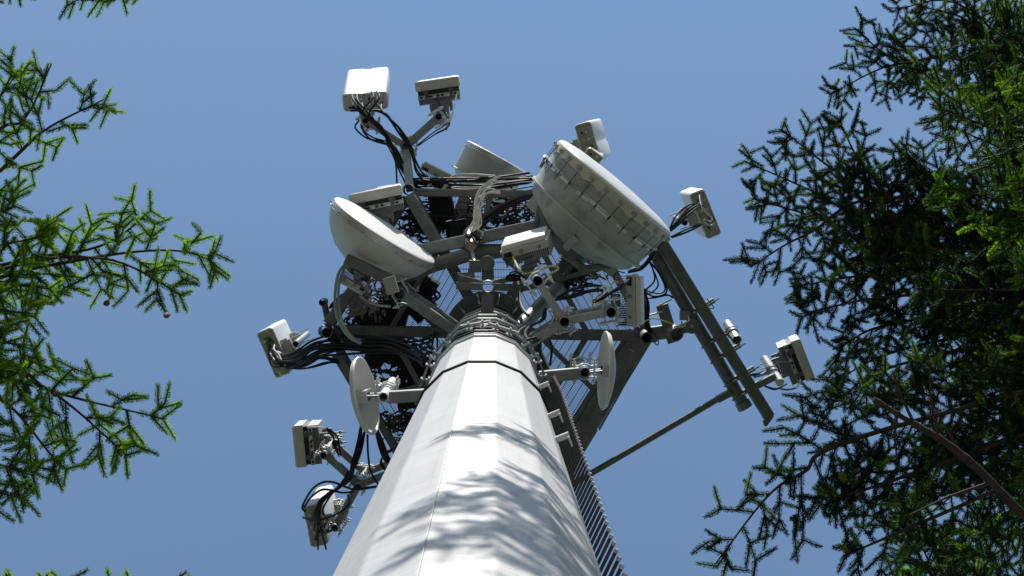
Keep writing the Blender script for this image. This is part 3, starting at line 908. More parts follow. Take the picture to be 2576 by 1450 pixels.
# lower left fork bracket
HB = 14.0
hub = A('Q2', 750, 757, HB); f1 = A('Q2', 445, 480, HB); f2 = A('Q2', 545, 1120, HB); st = A('Q2', 1010, 660, HB)
o = thing('fork_bracket', 'dark galvanised fork bracket at lower left behind the mast', 'bracket', hub)
for p in (hub, f1, f2):
    b = MB(); vpipe(b, p - Vector((0, 0, .12)), m(9.8, HB), .9); b.build('upright_pipe', 'galv', o, True)
    pipe_clamp(o, p, m(9.8, HB), 30, 2); pipe_clamp(o, p + Vector((0, 0, .55)), m(9.8, HB), 100, 2)
for z in (0.0, .65):
    Z = Vector((0, 0, z))
    for p, q, w in ((st, hub, .075), (hub, f1, .075), (hub, f2, .075)):
        d = (q - p).normalized() * .035
        b = MB(); b.beam(p + Z + d, q + Z - d, w, w); b.build('arm', 'galv', o, True)
# topmost fork bracket
HB = 15.2
hub = A('R1', 780, 935, HB); f1 = A('R1', 400, 690, HB); f2 = A('R1', 1100, 650, HB); st = hexc(4, PRAD + .02, .12)
o = thing('fork_bracket', 'topmost fork bracket carrying two antennas on its forks', 'bracket', hub)
for p in (hub, f1, f2):
    b = MB(); vpipe(b, p - Vector((0, 0, .10)), m(9.5, HB), .9); b.build('upright_pipe', 'galv', o, True)
    pipe_clamp(o, p, m(9.5, HB), 60, 2); pipe_clamp(o, p + Vector((0, 0, .5)), m(9.5, HB), 10, 2)
for p, q, w in ((st, hub, .09), (hub, f1, .075), (hub, f2, .085)):
    d = (q - p).normalized() * .035
    b = MB(); b.beam(p + d, q - d, w, w); b.build('arm', 'galv', o, True)
# right corner: arm, big pipe end, discs
HB = 14.2
p = A('R8', 380, 455, HB)
o = thing('pipe_mount', 'wide open pipe at the right corner of the platform with a grey disc', 'bracket', p)
b = MB(); b.pipe(p, p + Vector((-.06, -.05, .22)), m(18.5, HB), .01, 28); b.build('upright_pipe', 'galv', o, True)
b = MB(); b.beam(A('R8', 90, 455, 14.4), A('R8', 330, 420, 14.4), m(35, HB), .12); b.build('arm', 'galv_dull', o, True)
b = MB(); b.beam(A('R8', 235, 170, 14.35), A('R8', 350, 530, 14.35), m(30, HB), .06); b.build('bracket_plate', 'galv_dull', o, True)
b = MB(); c = A('R8', 525, 375, 14.15); b.lathe([(.0001, 0), (m(19.5, HB), 0), (m(19.5, HB), .03), (.0001, .03)], 32, Matrix.Translation(c)); dk = b.build('end_disc', 'galv_dull', o, True)
b = MB(); b.lathe([(.0001, -.008), (.02, -.008), (.02, -.001)], 12, Matrix.Translation(c)); b.build('bolt', 'cap', dk, True)
b = MB(); b.beam(A('R8', 420, 400, 14.25), A('R8', 520, 380, 14.2), m(26, HB), .05); b.build('link', 'galv_dull', o, True)
for q0, q1 in (((115, 270), (240, 235)), ((180, 190), (330, 110)), ((470, 260), (690, 170))):
    b = MB(); b.tube([A('R8', *q0, 14.3), A('R8', *q1, 14.3)], .012, 6); b.build('threaded_rod', 'rod', o, True)
b = MB(); b.box((0, 0, 0), (.10, .10, .07), Matrix.Translation(A('R8', 455, 270, 14.2))); b.build('clamp_block', 'galv', o, True)
# corner pipe ends of the platform
for c_, X, Y, rp, nm, lb in (('Q1', 790, 440, 13.5, 'pipe_stub', 'dark open pipe end at the left corner of the platform'),
                        ('R6', 1485, 1250, 14.5, 'pipe_stub', 'dark open pipe end at the right corner of the platform')):
    p = A(c_, X, Y, 14.05)
    b = MB(); b.pipe(p, p + Vector((0, 0, .5)), m(rp, 14), .008, 24); ob = b.build(nm, 'galv_dull')
    ob['label'] = lb; ob['category'] = 'pipe'
    b = MB(); b.lathe([(.0001, .3), (m(rp, 14) - .009, .3)], 24, Matrix.Translation(p)); b.build('end_plug', 'rubber', ob)
p0, p1 = A('Q1', 755, 143, 14.3), A('Q1', 795, 290, 14.45)
o = thing('pipe_stub', 'short open pipe sticking out above the left corner of the platform', 'pipe', p0)
b = MB(); b.pipe(p0 - Vector((.0, .0, .05)), p0 + Vector((0, 0, .12)), m(9.5, 14.3), .006, 20); b.build('elbow', 'galv_dull', o, True)
b = MB(); b.tube([p0 + Vector((0, 0, .06)), p1], m(8.5, 14.3), 14); b.build('stem', 'galv_dull', o, True)

# right outrigger: round beam, channel beam, clamps, strut
HO = 14.3
a0, a1 = A('R7', 60, 700, HO), A('R8', 1035, 1150, HO)
c0, c1 = A('R7', 200, 720, HO - .1), A('R8', 1270, 1250, HO - .1)
o = thing('outrigger', 'long twin-beam outrigger slanting down right from the platform', 'outrigger', a1)
b = MB(); b.pipe(a0, a1, m(16.3, HO), .01, 28); b.build('round_beam', 'galv_dull', o, True)
d = (a1 - a0).normalized()
b = MB(); b.tube([a1 - d * .06, a1 + d * .02], m(20, HO), 24); b.build('end_flange', 'galv', o, True)
b = MB(); b.beam(c0, c1, m(28.5, HO), .12); b.build('channel_beam', 'galv_dull', o, True)
sd = Vector((d.y, -d.x, 0)).normalized(); 
b = MB()
for t_ in (.46, .63, .72, .855, .935):
    pA = a0.lerp(a1, t_)
    w_ = .30
    b.beam(pA - sd * -.07, pA - sd * (-.07 - .22) , .05, .10)
    b.tube([pA - sd * .09 + Vector((0, 0, -.085)), pA + sd * .34 + Vector((0, 0, -.085))], .009, 6)
b.build('beam_clamp', 'galv', o, True)
b = MB()
q = c1
for k, (X, Y) in enumerate(((1320, 1250), (1250, 1350), (1215, 1330), (1215, 1290), (1270, 1235))): pass
pl = [A('R8', *xy, HO - .17) for xy in ((1320, 1248), (1250, 1345), (1222, 1340), (1212, 1290), (1300, 1240))]
b.add(pl + [v + Vector((0, 0, .02)) for v in pl], [(4, 3, 2, 1, 0), (5, 6, 7, 8, 9)] + [(i, (i + 1) % 5, (i + 1) % 5 + 5, i + 5) for i in range(5)])
b.build('end_plate', 'galv_dull', o, True)
b = MB(); b.tube([A('R8', 850, 1045, HO - .05), A('R8', 750, 1095, HO - .05), at(1478, 1197, 14.2), at(1380, 1254, 14.2)], m(8, HO), 14); b.build('stay_tube', 'galv_dull', o, True)
b = MB(); b.beam(A('R8', 770, 1085, HO - .06), A('R8', 900, 1015, HO - .06), m(17, HO), .09); b.build('stay_socket', 'galv_dull', o, True)
b = MB(); b.beam(A('R8', 1150, 950, HO - .08), A('R8', 1330, 860, HO - .05), m(17, HO), .07); b.build('antenna_arm', 'galv', o, True)
# loose pipes clamped to the outrigger
def loose_pipe(label, c_, p, q, rp, h0, h1, ma='galv_bright', cap=False):
    a_, b_ = A(c_, *p, h0), A(c_, *q, h1)
    ob_ = thing('mounting_pipe', label, 'pipe', a_)
    b = MB(); b.pipe(a_, b_, m(rp, h0), .007, 24); b.build('tube', ma, ob_, True)
    dd = (b_ - a_).normalized()
    b = MB(); mid = a_.lerp(b_, .38)
    b.tube([mid, mid + dd * .035], m(rp, h0) + .012, 24); b.tube([mid + dd * .06, mid + dd * .085], m(rp, h0) + .010, 24)
    b.beam(mid + dd * .03, mid + dd * .03 - sd * -.0 + Vector((-.20, .06, .05)), .03, .03); b.build('u_bolt', 'galv', ob_, True)
    if cap:
        b = MB(); b.tube([a_ + dd * .004, a_ - dd * .008], m(rp, h0) - .002, 24); b.build('end_plug', 'cream', ob_, True)
    return ob_
loose_pipe('short bright pipe clamped halfway along the outer beam of the outrigger', 'R8', (960, 510), (868, 355), 12.5, HO - .25, HO + .1)
loose_pipe('capped white pipe beside the farthest right antenna', 'R8', (1378, 918), (1225, 690), 11, HO - .1, HO + .3, 'white', True)
# thick round tubes and tie beams under the platform
def tie(label, pts, rp, name='tie_tube', square=False, ma='galv_dull'):
    P = [at(*K(c_, X, Y), h) for c_, X, Y, h in pts]
    b = MB()
    if square: b.beam(P[0], P[-1], m(rp * 2, pts[0][3]), m(rp * 1.7, pts[0][3]))
    else: b.tube(P, m(rp, pts[0][3]), 18)
    ob_ = b.build(name, ma)
    ob_['label'] = label; ob_['category'] = 'beam'
    return ob_
tie('square tie beam rising right from the left round dish to the biggest dish', [('R2', 190, 1215, 13.9), ('R2', 1400, 960, 13.9)], 15.5, 'tie_beam', True, 'galv')
tie('thick round tube curving up right under the square tie beam', [('R4', 860, 1190, 13.8), ('R4', 1330, 1000, 13.8), ('R4', 1700, 890, 13.85), ('R2', 1000, 1215, 13.9), ('R2', 1150, 1190, 13.9)], 18)
tie('thick teal-grey tube rising right from the mast top to the fork bracket', [('R5', 1130, 1190, 12.4), ('R5', 1600, 710, 13.2)], 20, ma='galv')
tie('slim grey brace crossing the mesh between the top edge and the tie beam', [('R2', 90, 690, 14.3), ('R2', 360, 1150, 14.1)], 14, 'brace', True)
tie('slim lower left brace leaning beside the mesh floor', [('Q1', 880, 640, 14.35), ('Q1', 1170, 1120, 14.35)], 12, 'brace', True)
tie('leaning brace between the left corner and the round dish', [('Q1', 800, 350, 14.2), ('Q1', 1040, 20, 14.2)], 13, 'brace', True)
# flanged lamp-like fitting at left of mast
p = A('Q1', 1425, 1310, 13.9)
o = thing('flange_cap', 'dark round flange with shiny studs left of the mast under the mesh', 'pipe fitting', p)
b = MB(); b.lathe([(.0001, .02), (.03, .02), (.035, 0), (m(20, 14), -.03), (m(20, 14), -.05), (m(19, 14), -.05), (.04, -.02)], 32, Matrix.Translation(p)); b.build('flange', 'rung', o, True)
for k in range(6):
    q = R(60 * k - 30); b = MB(); c = p + Vector((.062 * math.cos(q), .062 * math.sin(q), -.05)); b.tube([c, c + Vector((0, 0, -.03))], .009, 6); b.build('stud', 'galv_bright', o, True)

# ------------------------------------------------------------------ equipment standing on the platform, seen through the mesh
rg = random.Random(11)
fixed = [(('R2', 560, 900), 30, 120, (.3, -.95), 'ribbed grey radio seen through the mesh, left of the pair'),
         (('R2', 690, 860), 30, 120, (.3, -.95), 'ribbed grey radio seen through the mesh, right of the pair'),
         (('R2', 365, 500), 100, 36, (.45, -.9), 'pale ribbed radio box behind the top edge of the platform')]
for (c_, X, Y), w_, d_, n_, lb in fixed:
    p = K(c_, X, Y)
    radio_unit(lb, p, 15.3, n_, w_, d_, .5, off(p, 0, -4), lid='grey')
boxes = [(1110, 520, 'dark equipment box above the mesh beside the open corner sleeve'), (900, 760, 'dark equipment box above the mesh near the leaning brace'), (1060, 720, 'dark equipment box above the mesh between the round tube and the mast'), (1060, 780, 'dark equipment box above the mesh just above the left beam'), (980, 800, 'dark equipment box above the mesh in the middle of the left sector'), (1050, 930, 'dark equipment box above the mesh beside the oval dish'), (950, 890, 'dark equipment box above the mesh behind the black cable sweep'),
         (1080, 560, 'dark equipment box above the mesh right of the left dish'), (1000, 760, 'dark equipment box above the mesh near the centre left'),
         (1150, 590, 'dark equipment box above the mesh below the top edge beam'),
         (930, 800, 'dark equipment box above the mesh beside the left corner'), (1420, 700, 'dark equipment box above the mesh under the biggest dish'),
         (1040, 1000, 'dark equipment box above the mesh left of the mast'), (1450, 640, 'dark equipment box hidden behind the biggest dish'),
         (990, 880, 'dark equipment box above the mesh below the left beam')]
for u_, v_, lb in boxes:
    P = at(u_, v_, 14.9)
    o = thing('equipment_cabinet', lb, 'cabinet', Matrix.Translation(P) @ Matrix.Rotation(rg.uniform(0, 3), 4, 'Z'))
    w_, d_ = rg.uniform(.26, .38), rg.uniform(.16, .26)
    b = MB(); b.extrude(rrect(w_, d_, .015), [(0, .004), (.006, 0), (.5, 0), (.506, .004)]); b.build('housing', 'rubber', o)
    b = MB()
    for k in range(10): b.box(((-.45 + k * .1) * w_, d_ / 2 + .02, .25), (.006, .04, .46))
    b.build('cooling_fins', 'rubber', o, smooth=False)

# ------------------------------------------------------------------ cables
def cable_bundle(label, paths, group=None):
    """paths: list of (points, radius, material)"""
    P0 = paths[0][0][0]
    o = thing('cable_bundle', label, 'cables', Vector(P0))
    for pts, r, ma in paths:
        b = MB(); b.tube(catmull(pts, 6), r, 7); b.build('cable', ma, o, True)
    return o

def run(pts, n, spread, r, ma='black', seed=1, ends=.35):
    """n cables following a path of (crop, X, Y, h), wandering about it"""
    rg = random.Random(seed); out = []
    base = [A(c, X, Y, h) for c, X, Y, h in pts]
    for i in range(n):
        q = []
        ox, oy, oz = (rg.uniform(-1, 1) for _ in range(3))
        for k, p in enumerate(base):
            e = ends if k in (0, len(base) - 1) else 1
            ox += rg.uniform(-.35, .35); oy += rg.uniform(-.35, .35)
            q.append(p + Vector((ox * spread * e, oy * spread * e, oz * spread * e)))
        mm = ma if isinstance(ma, str) else ma[i % len(ma)]
        out.append((q, r * (.62 if mm == 'pale_cable' else .85) * rg.uniform(.85, 1.15), mm))
    return out

cb = []
for k, (x, y) in enumerate(((255, 430), (305, 430), (285, 455), (350, 500), (450, 410), (500, 405), (465, 480), (555, 500), (230, 560), (250, 590))):
    rg = random.Random(k)
    j = lambda s=20: rg.uniform(-s, s)
    if k < 6:
        cb.append(([A('R1', x, y, 15.42), A('R1', x + 20 + j(8), y + 60 + j(10), 15.2), A('R1', 380 + j(60), 620 + j(30), 15.1), A('R1', 540 + j(30), 760 + j(20), 15.1), A('R1', 640 + j(20), 930 + j(20), 15.1), A('R1', 770 + j(20), 1200 + j(20), 14.9), A('R1', 880 + j(40), 1340 + j(8), 14.8)], .0115, 'black'))
        cb.append(([A('R1', x, y, 15.42), A('R1', x + 8, y + 50, 15.3), A('R1', x + 20 + j(8), y + 95 + j(10), 15.18)], .010, 'pale_cable'))
    else:
        cb.append(([A('R1', x, y, 15.42), A('R1', 560 + j(20), 600 + j(10), 15.2), A('R1', 720 + j(), 780 + j(), 15.1), A('R1', 840 + j(), 960 + j(), 15.0), A('R1', 890 + j(), 1150 + j(), 14.9), A('R1', 1000 + j(60), 1250 + j(20), 14.8), A('R1', 1180 + j(40), 1330 + j(8), 14.8)], .0115, 'black'))
cable_bundle('black and white cables hanging in a tangle from the topmost square antenna', cb)
cable_bundle('black cable loops hanging left below the topmost antenna', run([('R1', 340, 700, 15.3), ('R1', 330, 790, 15.2), ('R1', 430, 880, 15.1), ('R1', 600, 920, 15.1), ('R1', 680, 1010, 15.0), ('R1', 760, 1180, 14.9), ('R1', 800, 1320, 14.8)], 4, .05, .011, seed=4)
             + run([('R1', 640, 950, 15.1), ('R1', 690, 1100, 15.0), ('R1', 697, 1290, 14.8)], 1, .01, .013, seed=4))
cable_bundle('thin cables under the upper right finned antenna', run([('R1', 1270, 430, 15.9), ('R1', 1235, 560, 15.6), ('R1', 1210, 690, 15.5)], 1, .01, .016, 'pale_cable', 5)
             + run([('R1', 1080, 470, 15.9), ('R1', 1140, 590, 15.6), ('R1', 1190, 720, 15.4), ('R1', 1050, 810, 15.3), ('R1', 900, 920, 15.2)], 3, .025, .008, 'black', 6))
cable_bundle('thick black cable run along the top edge of the platform', run([('R2', 150, 590, 14.75), ('R2', 400, 605, 14.75), ('R2', 700, 625, 14.75), ('R2', 1000, 610, 14.75), ('R2', 1330, 575, 14.75)], 13, .075, .012, 'black', 7, 1)
             + run([('R2', 210, 470, 14.9), ('R2', 330, 540, 14.8), ('R2', 470, 620, 14.75), ('R2', 660, 640, 14.7)], 3, .05, .011, ('pale_cable', 'black', 'pale_cable'), 8))
cable_bundle('white cables arching over the top edge in front of the drum dish', run([('R2', 405, 630, 14.7), ('R2', 470, 530, 14.8), ('R2', 560, 490, 14.85), ('R2', 720, 490, 14.8), ('R2', 920, 497, 14.7)], 1, .02, .017, 'pale_cable', 9)
             + run([('R2', 420, 630, 14.7), ('R2', 500, 520, 14.8), ('R2', 590, 505, 14.85), ('R2', 800, 545, 14.8)], 1, .02, .017, 'pale_cable', 10)
             + run([('R2', 270, 600, 14.7), ('R2', 320, 560, 14.8), ('R2', 420, 565, 14.8)], 3, .03, .015, 'pale_cable', 12))
cable_bundle('bunch of bright white cables dropping through the middle of the platform', run([('R2', 975, 485, 13.30), ('R2', 860, 550, 13.30), ('R2', 770, 640, 13.24), ('R2', 735, 760, 13.18), ('R2', 745, 880, 13.12), ('R2', 690, 1000, 13.06), ('R2', 660, 1060, 12.94)], 2, .015, .017, 'pale_cable', 13)
             + run([('R2', 960, 545, 13.30), ('R2', 850, 585, 13.30), ('R2', 765, 660, 13.24), ('R2', 740, 760, 13.18), ('R2', 755, 900, 13.12), ('R2', 765, 1000, 13.06)], 2, .02, .016, 'pale_cable', 14)
             + run([('R2', 960, 650, 13.30), ('R2', 850, 625, 13.30), ('R2', 775, 680, 13.24), ('R2', 735, 800, 13.18), ('R2', 740, 940, 13.12), ('R2', 700, 1020, 13.06)], 4, .035, .013, 'pale_cable', 15))
cable_bundle('thick black cable sweep from the biggest dish down to the rod sleeve', run([('R2', 1330, 680, 14.3), ('R2', 1130, 740, 14.25), ('R2', 960, 830, 14.2), ('R2', 830, 930, 14.1), ('R2', 740, 1010, 14.0), ('R2', 650, 1075, 13.7)], 9, .045, .013, 'black', 16)
             + run([('R2', 720, 1010, 13.9), ('R2', 770, 1070, 13.7), ('R2', 740, 1130, 13.6), ('R2', 690, 1060, 13.6)], 3, .03, .01, 'black', 17)
             + run([('R2', 1230, 870, 14.1), ('R2', 1000, 980, 14.0), ('R2', 850, 1030, 13.9), ('R2', 790, 1010, 13.9)], 2, .015, .012, 'black', 18))
cable_bundle('very thick black cable sweep from the farthest left antenna to the mast', run([('Q1', 300, 690, 14.9), ('Q1', 420, 720, 14.7), ('Q1', 560, 690, 14.3), ('Q1', 700, 610, 14.15), ('Q1', 900, 570, 14.1), ('Q1', 1150, 575, 14.0), ('Q1', 1450, 590, 13.8), ('Q1', 1680, 660, 13.4), ('Q1', 1790, 740, 12.6)], 20, .070, .0135, 'black', 19, .7)
             + run([('Q1', 420, 780, 14.6), ('Q1', 560, 760, 14.4), ('Q1', 760, 705, 14.3), ('Q1', 900, 725, 14.3)], 5, .05, .011, 'black', 20)
             + run([('Q1', 240, 575, 14.95), ('Q1', 250, 660, 14.8), ('Q1', 290, 750, 14.7), ('Q1', 420, 760, 14.7)], 3, .05, .011, 'black', 21))
cable_bundle('short white leads plugged into the farthest left antenna', run([('Q1', 238, 570, 14.95), ('Q1', 245, 640, 14.8), ('Q1', 285, 700, 14.7)], 1, .0, .013, 'pale_cable', 1) + run([('Q1', 285, 550, 14.95), ('Q1', 280, 600, 14.8), ('Q1', 320, 640, 14.7), ('Q1', 350, 700, 14.6)], 1, .0, .013, 'pale_cable', 2)
             + run([('Q1', 340, 690, 14.75), ('Q1', 300, 660, 14.8), ('Q1', 310, 620, 14.8), ('Q1', 350, 640, 14.7)], 1, 0, .014, 'pale_cable', 3) + run([('Q1', 330, 810, 14.85), ('Q1', 350, 850, 14.8), ('Q1', 420, 835, 14.7)], 1, 0, .013, 'pale_cable', 3)
             + run([('Q1', 255, 655, 14.78), ('Q1', 262, 672, 14.76)], 1, 0, .016, 'red', 3))
cable_bundle('two pale grey hoses hanging in an arc below the left round dish', [([A('R4', 385, 960, 13.2), A('R4', 290, 1080, 13.1), A('R4', 250, 1300, 13.0), A('Q1', 880, 250, 13.0), A('Q1', 940, 390, 13.2), A('Q1', 1010, 480, 13.4), A('Q1', 1110, 540, 13.6)], .0145, 'hose'),
             ([A('R4', 380, 970, 13.2), A('R4', 310, 1130, 13.1), A('R4', 285, 1300, 13.0), A('Q1', 915, 250, 13.0), A('Q1', 970, 390, 13.2), A('Q1', 1040, 480, 13.4), A('Q1', 1120, 530, 13.6)], .0135, 'hose')])
cable_bundle('black cables looping along the left radial beam', run([('Q1', 780, 350, 14.0), ('Q1', 860, 410, 13.9), ('Q1', 960, 490, 13.9), ('Q1', 1150, 490, 13.9), ('Q1', 1500, 525, 13.8), ('Q1', 1700, 510, 13.7), ('Q1', 1850, 440, 13.5)], 3, .035, .012, 'black', 22)
             + run([('Q1', 1690, 590, 13.4), ('Q1', 1820, 600, 13.3), ('Q1', 1850, 520, 13.3), ('Q1', 1840, 430, 13.4)], 2, .03, .012, 'black', 23)
             + run([('Q1', 820, 190, 14.3), ('Q1', 860, 120, 14.3), ('Q1', 940, 60, 14.4)], 4, .035, .013, 'black', 24))
cable_bundle('heavy black cables dropping past the right corner of the platform', run([('R6', 1400, 640, 14.3), ('R6', 1500, 900, 14.2), ('R6', 1510, 1100, 14.1), ('R6', 1540, 1200, 14.1)], 5, .035, .014, 'black', 25)
             + run([('R6', 1280, 520, 14.3), ('R6', 1400, 480, 14.2), ('R6', 1500, 390, 14.2), ('R6', 1560, 300, 14.2)], 3, .025, .015, 'black', 26))
cable_bundle('black cable loops in the open gap left of the outrigger', run([('R6', 1410, 680, 14.3), ('R6', 1520, 745, 14.2), ('R6', 1640, 750, 14.2), ('R6', 1690, 680, 14.2), ('R6', 1620, 530, 14.2), ('R6', 1520, 410, 14.2)], 2, .03, .012, 'black', 27)
             + run([('R6', 1420, 770, 14.3), ('R6', 1530, 730, 14.2), ('R6', 1610, 640, 14.2), ('R6', 1570, 500, 14.2), ('R6', 1510, 400, 14.2)], 2, .03, .012, 'black', 28)
             + run([('R6', 1430, 800, 14.3), ('R6', 1540, 815, 14.2), ('R6', 1700, 785, 14.2), ('R6', 1770, 810, 14.2)], 2, .015, .012, 'black', 29)
             + run([('R6', 1470, 1060, 14.2), ('R6', 1560, 1290, 14.1), ('R6', 1600, 1330, 14.1), ('R6', 1600, 1260, 14.1), ('R6', 1500, 1100, 14.1)], 1, .01, .008, 'black', 30))
cable_bundle('black cables running from the two-dot antenna behind the biggest dish', run([('R7', 610, 400, 15.85), ('R7', 500, 460, 15.6), ('R7', 400, 560, 15.4), ('R7', 320, 650, 15.3)], 6, .035, .015, 'black', 31)
             + run([('R7', 610, 600, 15.85), ('R7', 480, 660, 15.6), ('R7', 330, 720, 15.4)], 2, .02, .014, 'black', 32)
             + run([('R7', 600, 320, 15.9), ('R7', 610, 380, 15.8), ('R7', 630, 440, 15.7), ('R7', 700, 510, 15.7), ('R7', 735, 570, 15.7), ('R7', 690, 590, 15.7), ('R7', 640, 570, 15.7)], 3, .02, .009, ('pale_cable', 'black', 'pale_cable'), 33))
cable_bundle('thin black leads between the farthest right antenna and the outrigger', run([('R8', 1500, 720, 14.9), ('R8', 1350, 715, 14.7), ('R8', 1250, 750, 14.5), ('R8', 1180, 820, 14.3), ('R8', 1090, 845, 14.2)], 4, .03, .006, 'black', 34)
             + run([('R8', 1570, 900, 14.9), ('R8', 1540, 965, 14.7), ('R8', 1440, 990, 14.5), ('R8', 1370, 975, 14.4)], 1, .0, .012, 'black', 35)
             + run([('R8', 1575, 890, 14.93), ('R8', 1560, 945, 14.75), ('R8', 1520, 972, 14.65)], 1, .0, .014, 'pale_cable', 35)
             + run([('R8', 1230, 950, 14.3), ('R8', 1330, 975, 14.3), ('R8', 1440, 930, 14.4)], 2, .02, .01, 'black', 36))
cb = []
for k in range(9):
    rg = random.Random(60 + k); j = lambda s: rg.uniform(-s, s)
    x, y = 300 + k * 18, 990 + (k % 4) * 85
    cb.append(([A('Q2', x + 30, y + 90, 14.35), A('Q2', 380 + j(30) + k * 4, 960 + j(30), 14.1), A('Q2', 470 + j(30), 850 + j(25), 14.0), A('Q2', 580 + j(20), 770 + j(15), 13.9), A('Q2', 640 + j(15), 700 + j(15), 13.9), A('Q2', 660 + j(10), 640, 13.9)], .0105, 'black'))
cb.append(([A('Q2', 270, 1000, 14.3), A('Q2', 245, 950, 14.2), A('Q2', 330, 800, 14.0), A('Q2', 430, 735, 13.9), A('Q2', 520, 735, 13.9), A('Q2', 600, 765, 13.9), A('Q2', 690, 800, 13.8)], .012, 'black'))
cb.append(([A('Q2', 260, 960, 14.3), A('Q2', 320, 870, 14.1), A('Q2', 410, 805, 13.9), A('Q2', 500, 805, 13.9), A('Q2', 600, 828, 13.9), A('Q2', 700, 820, 13.8)], .012, 'black'))
cb.append(([A('Q2', 250, 1050, 14.3), A('Q2', 350, 1075, 14.1), A('Q2', 480, 1050, 14.0), A('Q2', 600, 990, 13.9), A('Q2', 665, 920, 13.9), A('Q2', 650, 850, 13.8)], .011, 'black'))
cb += run([('Q2', 480, 1100, 14.2), ('Q2', 440, 1140, 14.1), ('Q2', 480, 1190, 14.1), ('Q2', 520, 1140, 14.1), ('Q2', 470, 1100, 14.1)], 4, .03, .008, 'black', 61)
cable_bundle('looping black cables over the lowest left panel antenna', cb)
cable_bundle('straight black cables running down from the oval dish to the fork bracket', run([('Q2', 765, 230, 14.0), ('Q2', 735, 400, 13.9), ('Q2', 690, 560, 13.9), ('Q2', 660, 680, 13.8), ('Q2', 600, 760, 13.8)], 4, .025, .015, 'black', 62)
             + run([('Q2', 795, 290, 14.0), ('Q2', 760, 450, 13.9), ('Q2', 710, 600, 13.9)], 2, .012, .014, 'black', 63)
             + run([('Q2', 825, 310, 14.0), ('Q2', 830, 480, 13.9), ('Q2', 855, 640, 13.9), ('Q2', 930, 770, 13.8)], 1, .0, .013, 'black', 64)
             + run([('Q2', 690, 800, 13.8), ('Q2', 800, 800, 13.8), ('Q2', 960, 770, 13.8)], 3, .02, .013, 'black', 65))
cable_bundle('black cables curling beside the left flank of the mast', run([('Q2', 910, 280, 14.2), ('Q2', 960, 430, 14.1), ('Q2', 1000, 530, 14.0), ('Q2', 1060, 580, 14.0)], 8, .05, .015, 'black', 66)
             + run([('Q2', 1080, 430, 13.8), ('Q2', 985, 490, 13.8), ('Q2', 950, 560, 13.8), ('Q2', 990, 630, 13.8)], 2, .02, .012, 'black', 67))
cable_bundle('white lead and black cables at the lower left finned antenna', run([('Q2', 290, 245, 14.3), ('Q2', 400, 245, 14.2), ('Q2', 480, 270, 14.1), ('Q2', 540, 330, 14.0)], 1, .0, .017, 'pale_cable', 68)
             + run([('Q2', 460, 260, 14.1), ('Q2', 530, 330, 14.0), ('Q2', 550, 420, 14.0), ('Q2', 575, 500, 13.9)], 4, .03, .010, 'black', 69)
             + run([('Q2', 320, 360, 14.4), ('Q2', 430, 355, 14.2), ('Q2', 500, 365, 14.1)], 2, .015, .006, 'black', 70))
cable_bundle('yellow-green earth wire looping under the middle radio box', [([A('R5', 1100, 330, 12.60), A('R5', 1130, 400, 12.35), A('R5', 1190, 510, 12.15), A('R5', 1270, 540, 12.40), A('R5', 1400, 490, 12.30), A('R5', 1560, 455, 12.20), A('R5', 1610, 490, 12.20), A('R5', 1510, 545, 12.10)], .010, 'earth')])
cable_bundle('black cable coil hanging left of the middle radio box', run([('R5', 1010, 380, 12.55), ('R5', 1130, 470, 12.35), ('R5', 1220, 560, 12.15), ('R5', 1250, 610, 12.40)], 4, .03, .010, 'black', 71)
             + run([('R5', 1230, 600, 12.50), ('R5', 1110, 610, 12.50), ('R5', 1090, 555, 12.50), ('R5', 1180, 545, 12.50), ('R5', 1260, 600, 12.40)], 5, .03, .009, 'black', 72)
             + run([('R5', 1165, 620, 12.95), ('R5', 1180, 780, 12.75), ('R5', 1220, 920, 12.55), ('R5', 1280, 1000, 12.35)], 2, .015, .017, 'black', 73))
cable_bundle('grey and black leads of the upright radio box on the right fork', run([('R6', 1280, 610, 12.25), ('R6', 1200, 680, 12.10), ('R6', 1080, 750, 12.00), ('R6', 940, 820, 11.90), ('R6', 890, 850, 11.90)], 3, .02, .011, 'black', 74)
             + run([('R6', 1285, 600, 12.25), ('R6', 1220, 650, 12.15), ('R6', 1150, 700, 12.10)], 2, .012, .010, 'pale_cable', 75)
             + run([('R6', 900, 845, 11.90), ('R6', 1010, 760, 11.95), ('R6', 1035, 710, 12.00), ('R6', 960, 680, 12.10), ('R6', 800, 700, 12.30), ('R6', 640, 750, 12.15), ('R6', 500, 810, 12.35)], 3, .03, .012, 'black', 76)
             + run([('R6', 905, 840, 11.88), ('R6', 1000, 765, 11.92), ('R6', 1030, 715, 11.96), ('R6', 985, 688, 12.05)], 2, .02, .012, 'pale_cable', 77)
             + run([('R6', 1180, 640, 12.20), ('R6', 1120, 630, 12.20), ('R6', 1085, 680, 12.15), ('R6', 1080, 740, 12.10)], 1, 0, .009, 'earth', 78)
             + run([('R6', 880, 760, 12.10), ('R6', 885, 870, 12.00), ('R6', 900, 915, 12.00), ('R6', 975, 880, 12.00)], 1, 0, .009, 'earth', 79))
cable_bundle('black cables hugging the mast on the right below the fork bracket', run([('R6', 370, 930, 12.2), ('R6', 350, 1050, 12.0), ('R6', 190, 1120, 11.6), ('R6', 130, 1200, 11.4), ('R6', 200, 1290, 11.2), ('R6', 300, 1250, 11.2)], 2, .03, .014, 'black', 80)
             + run([('Q4', 420, 200, 12.4), ('Q4', 410, 320, 12.2), ('Q4', 390, 440, 12.0), ('Q4', 430, 540, 11.8)], 5, .05, .016, 'black', 81)
             + run([('Q4', 515, 150, 12.2), ('Q4', 545, 230, 12.1), ('Q4', 530, 400, 12.0), ('Q4', 480, 500, 11.9)], 1, .0, .015, 'black', 82))
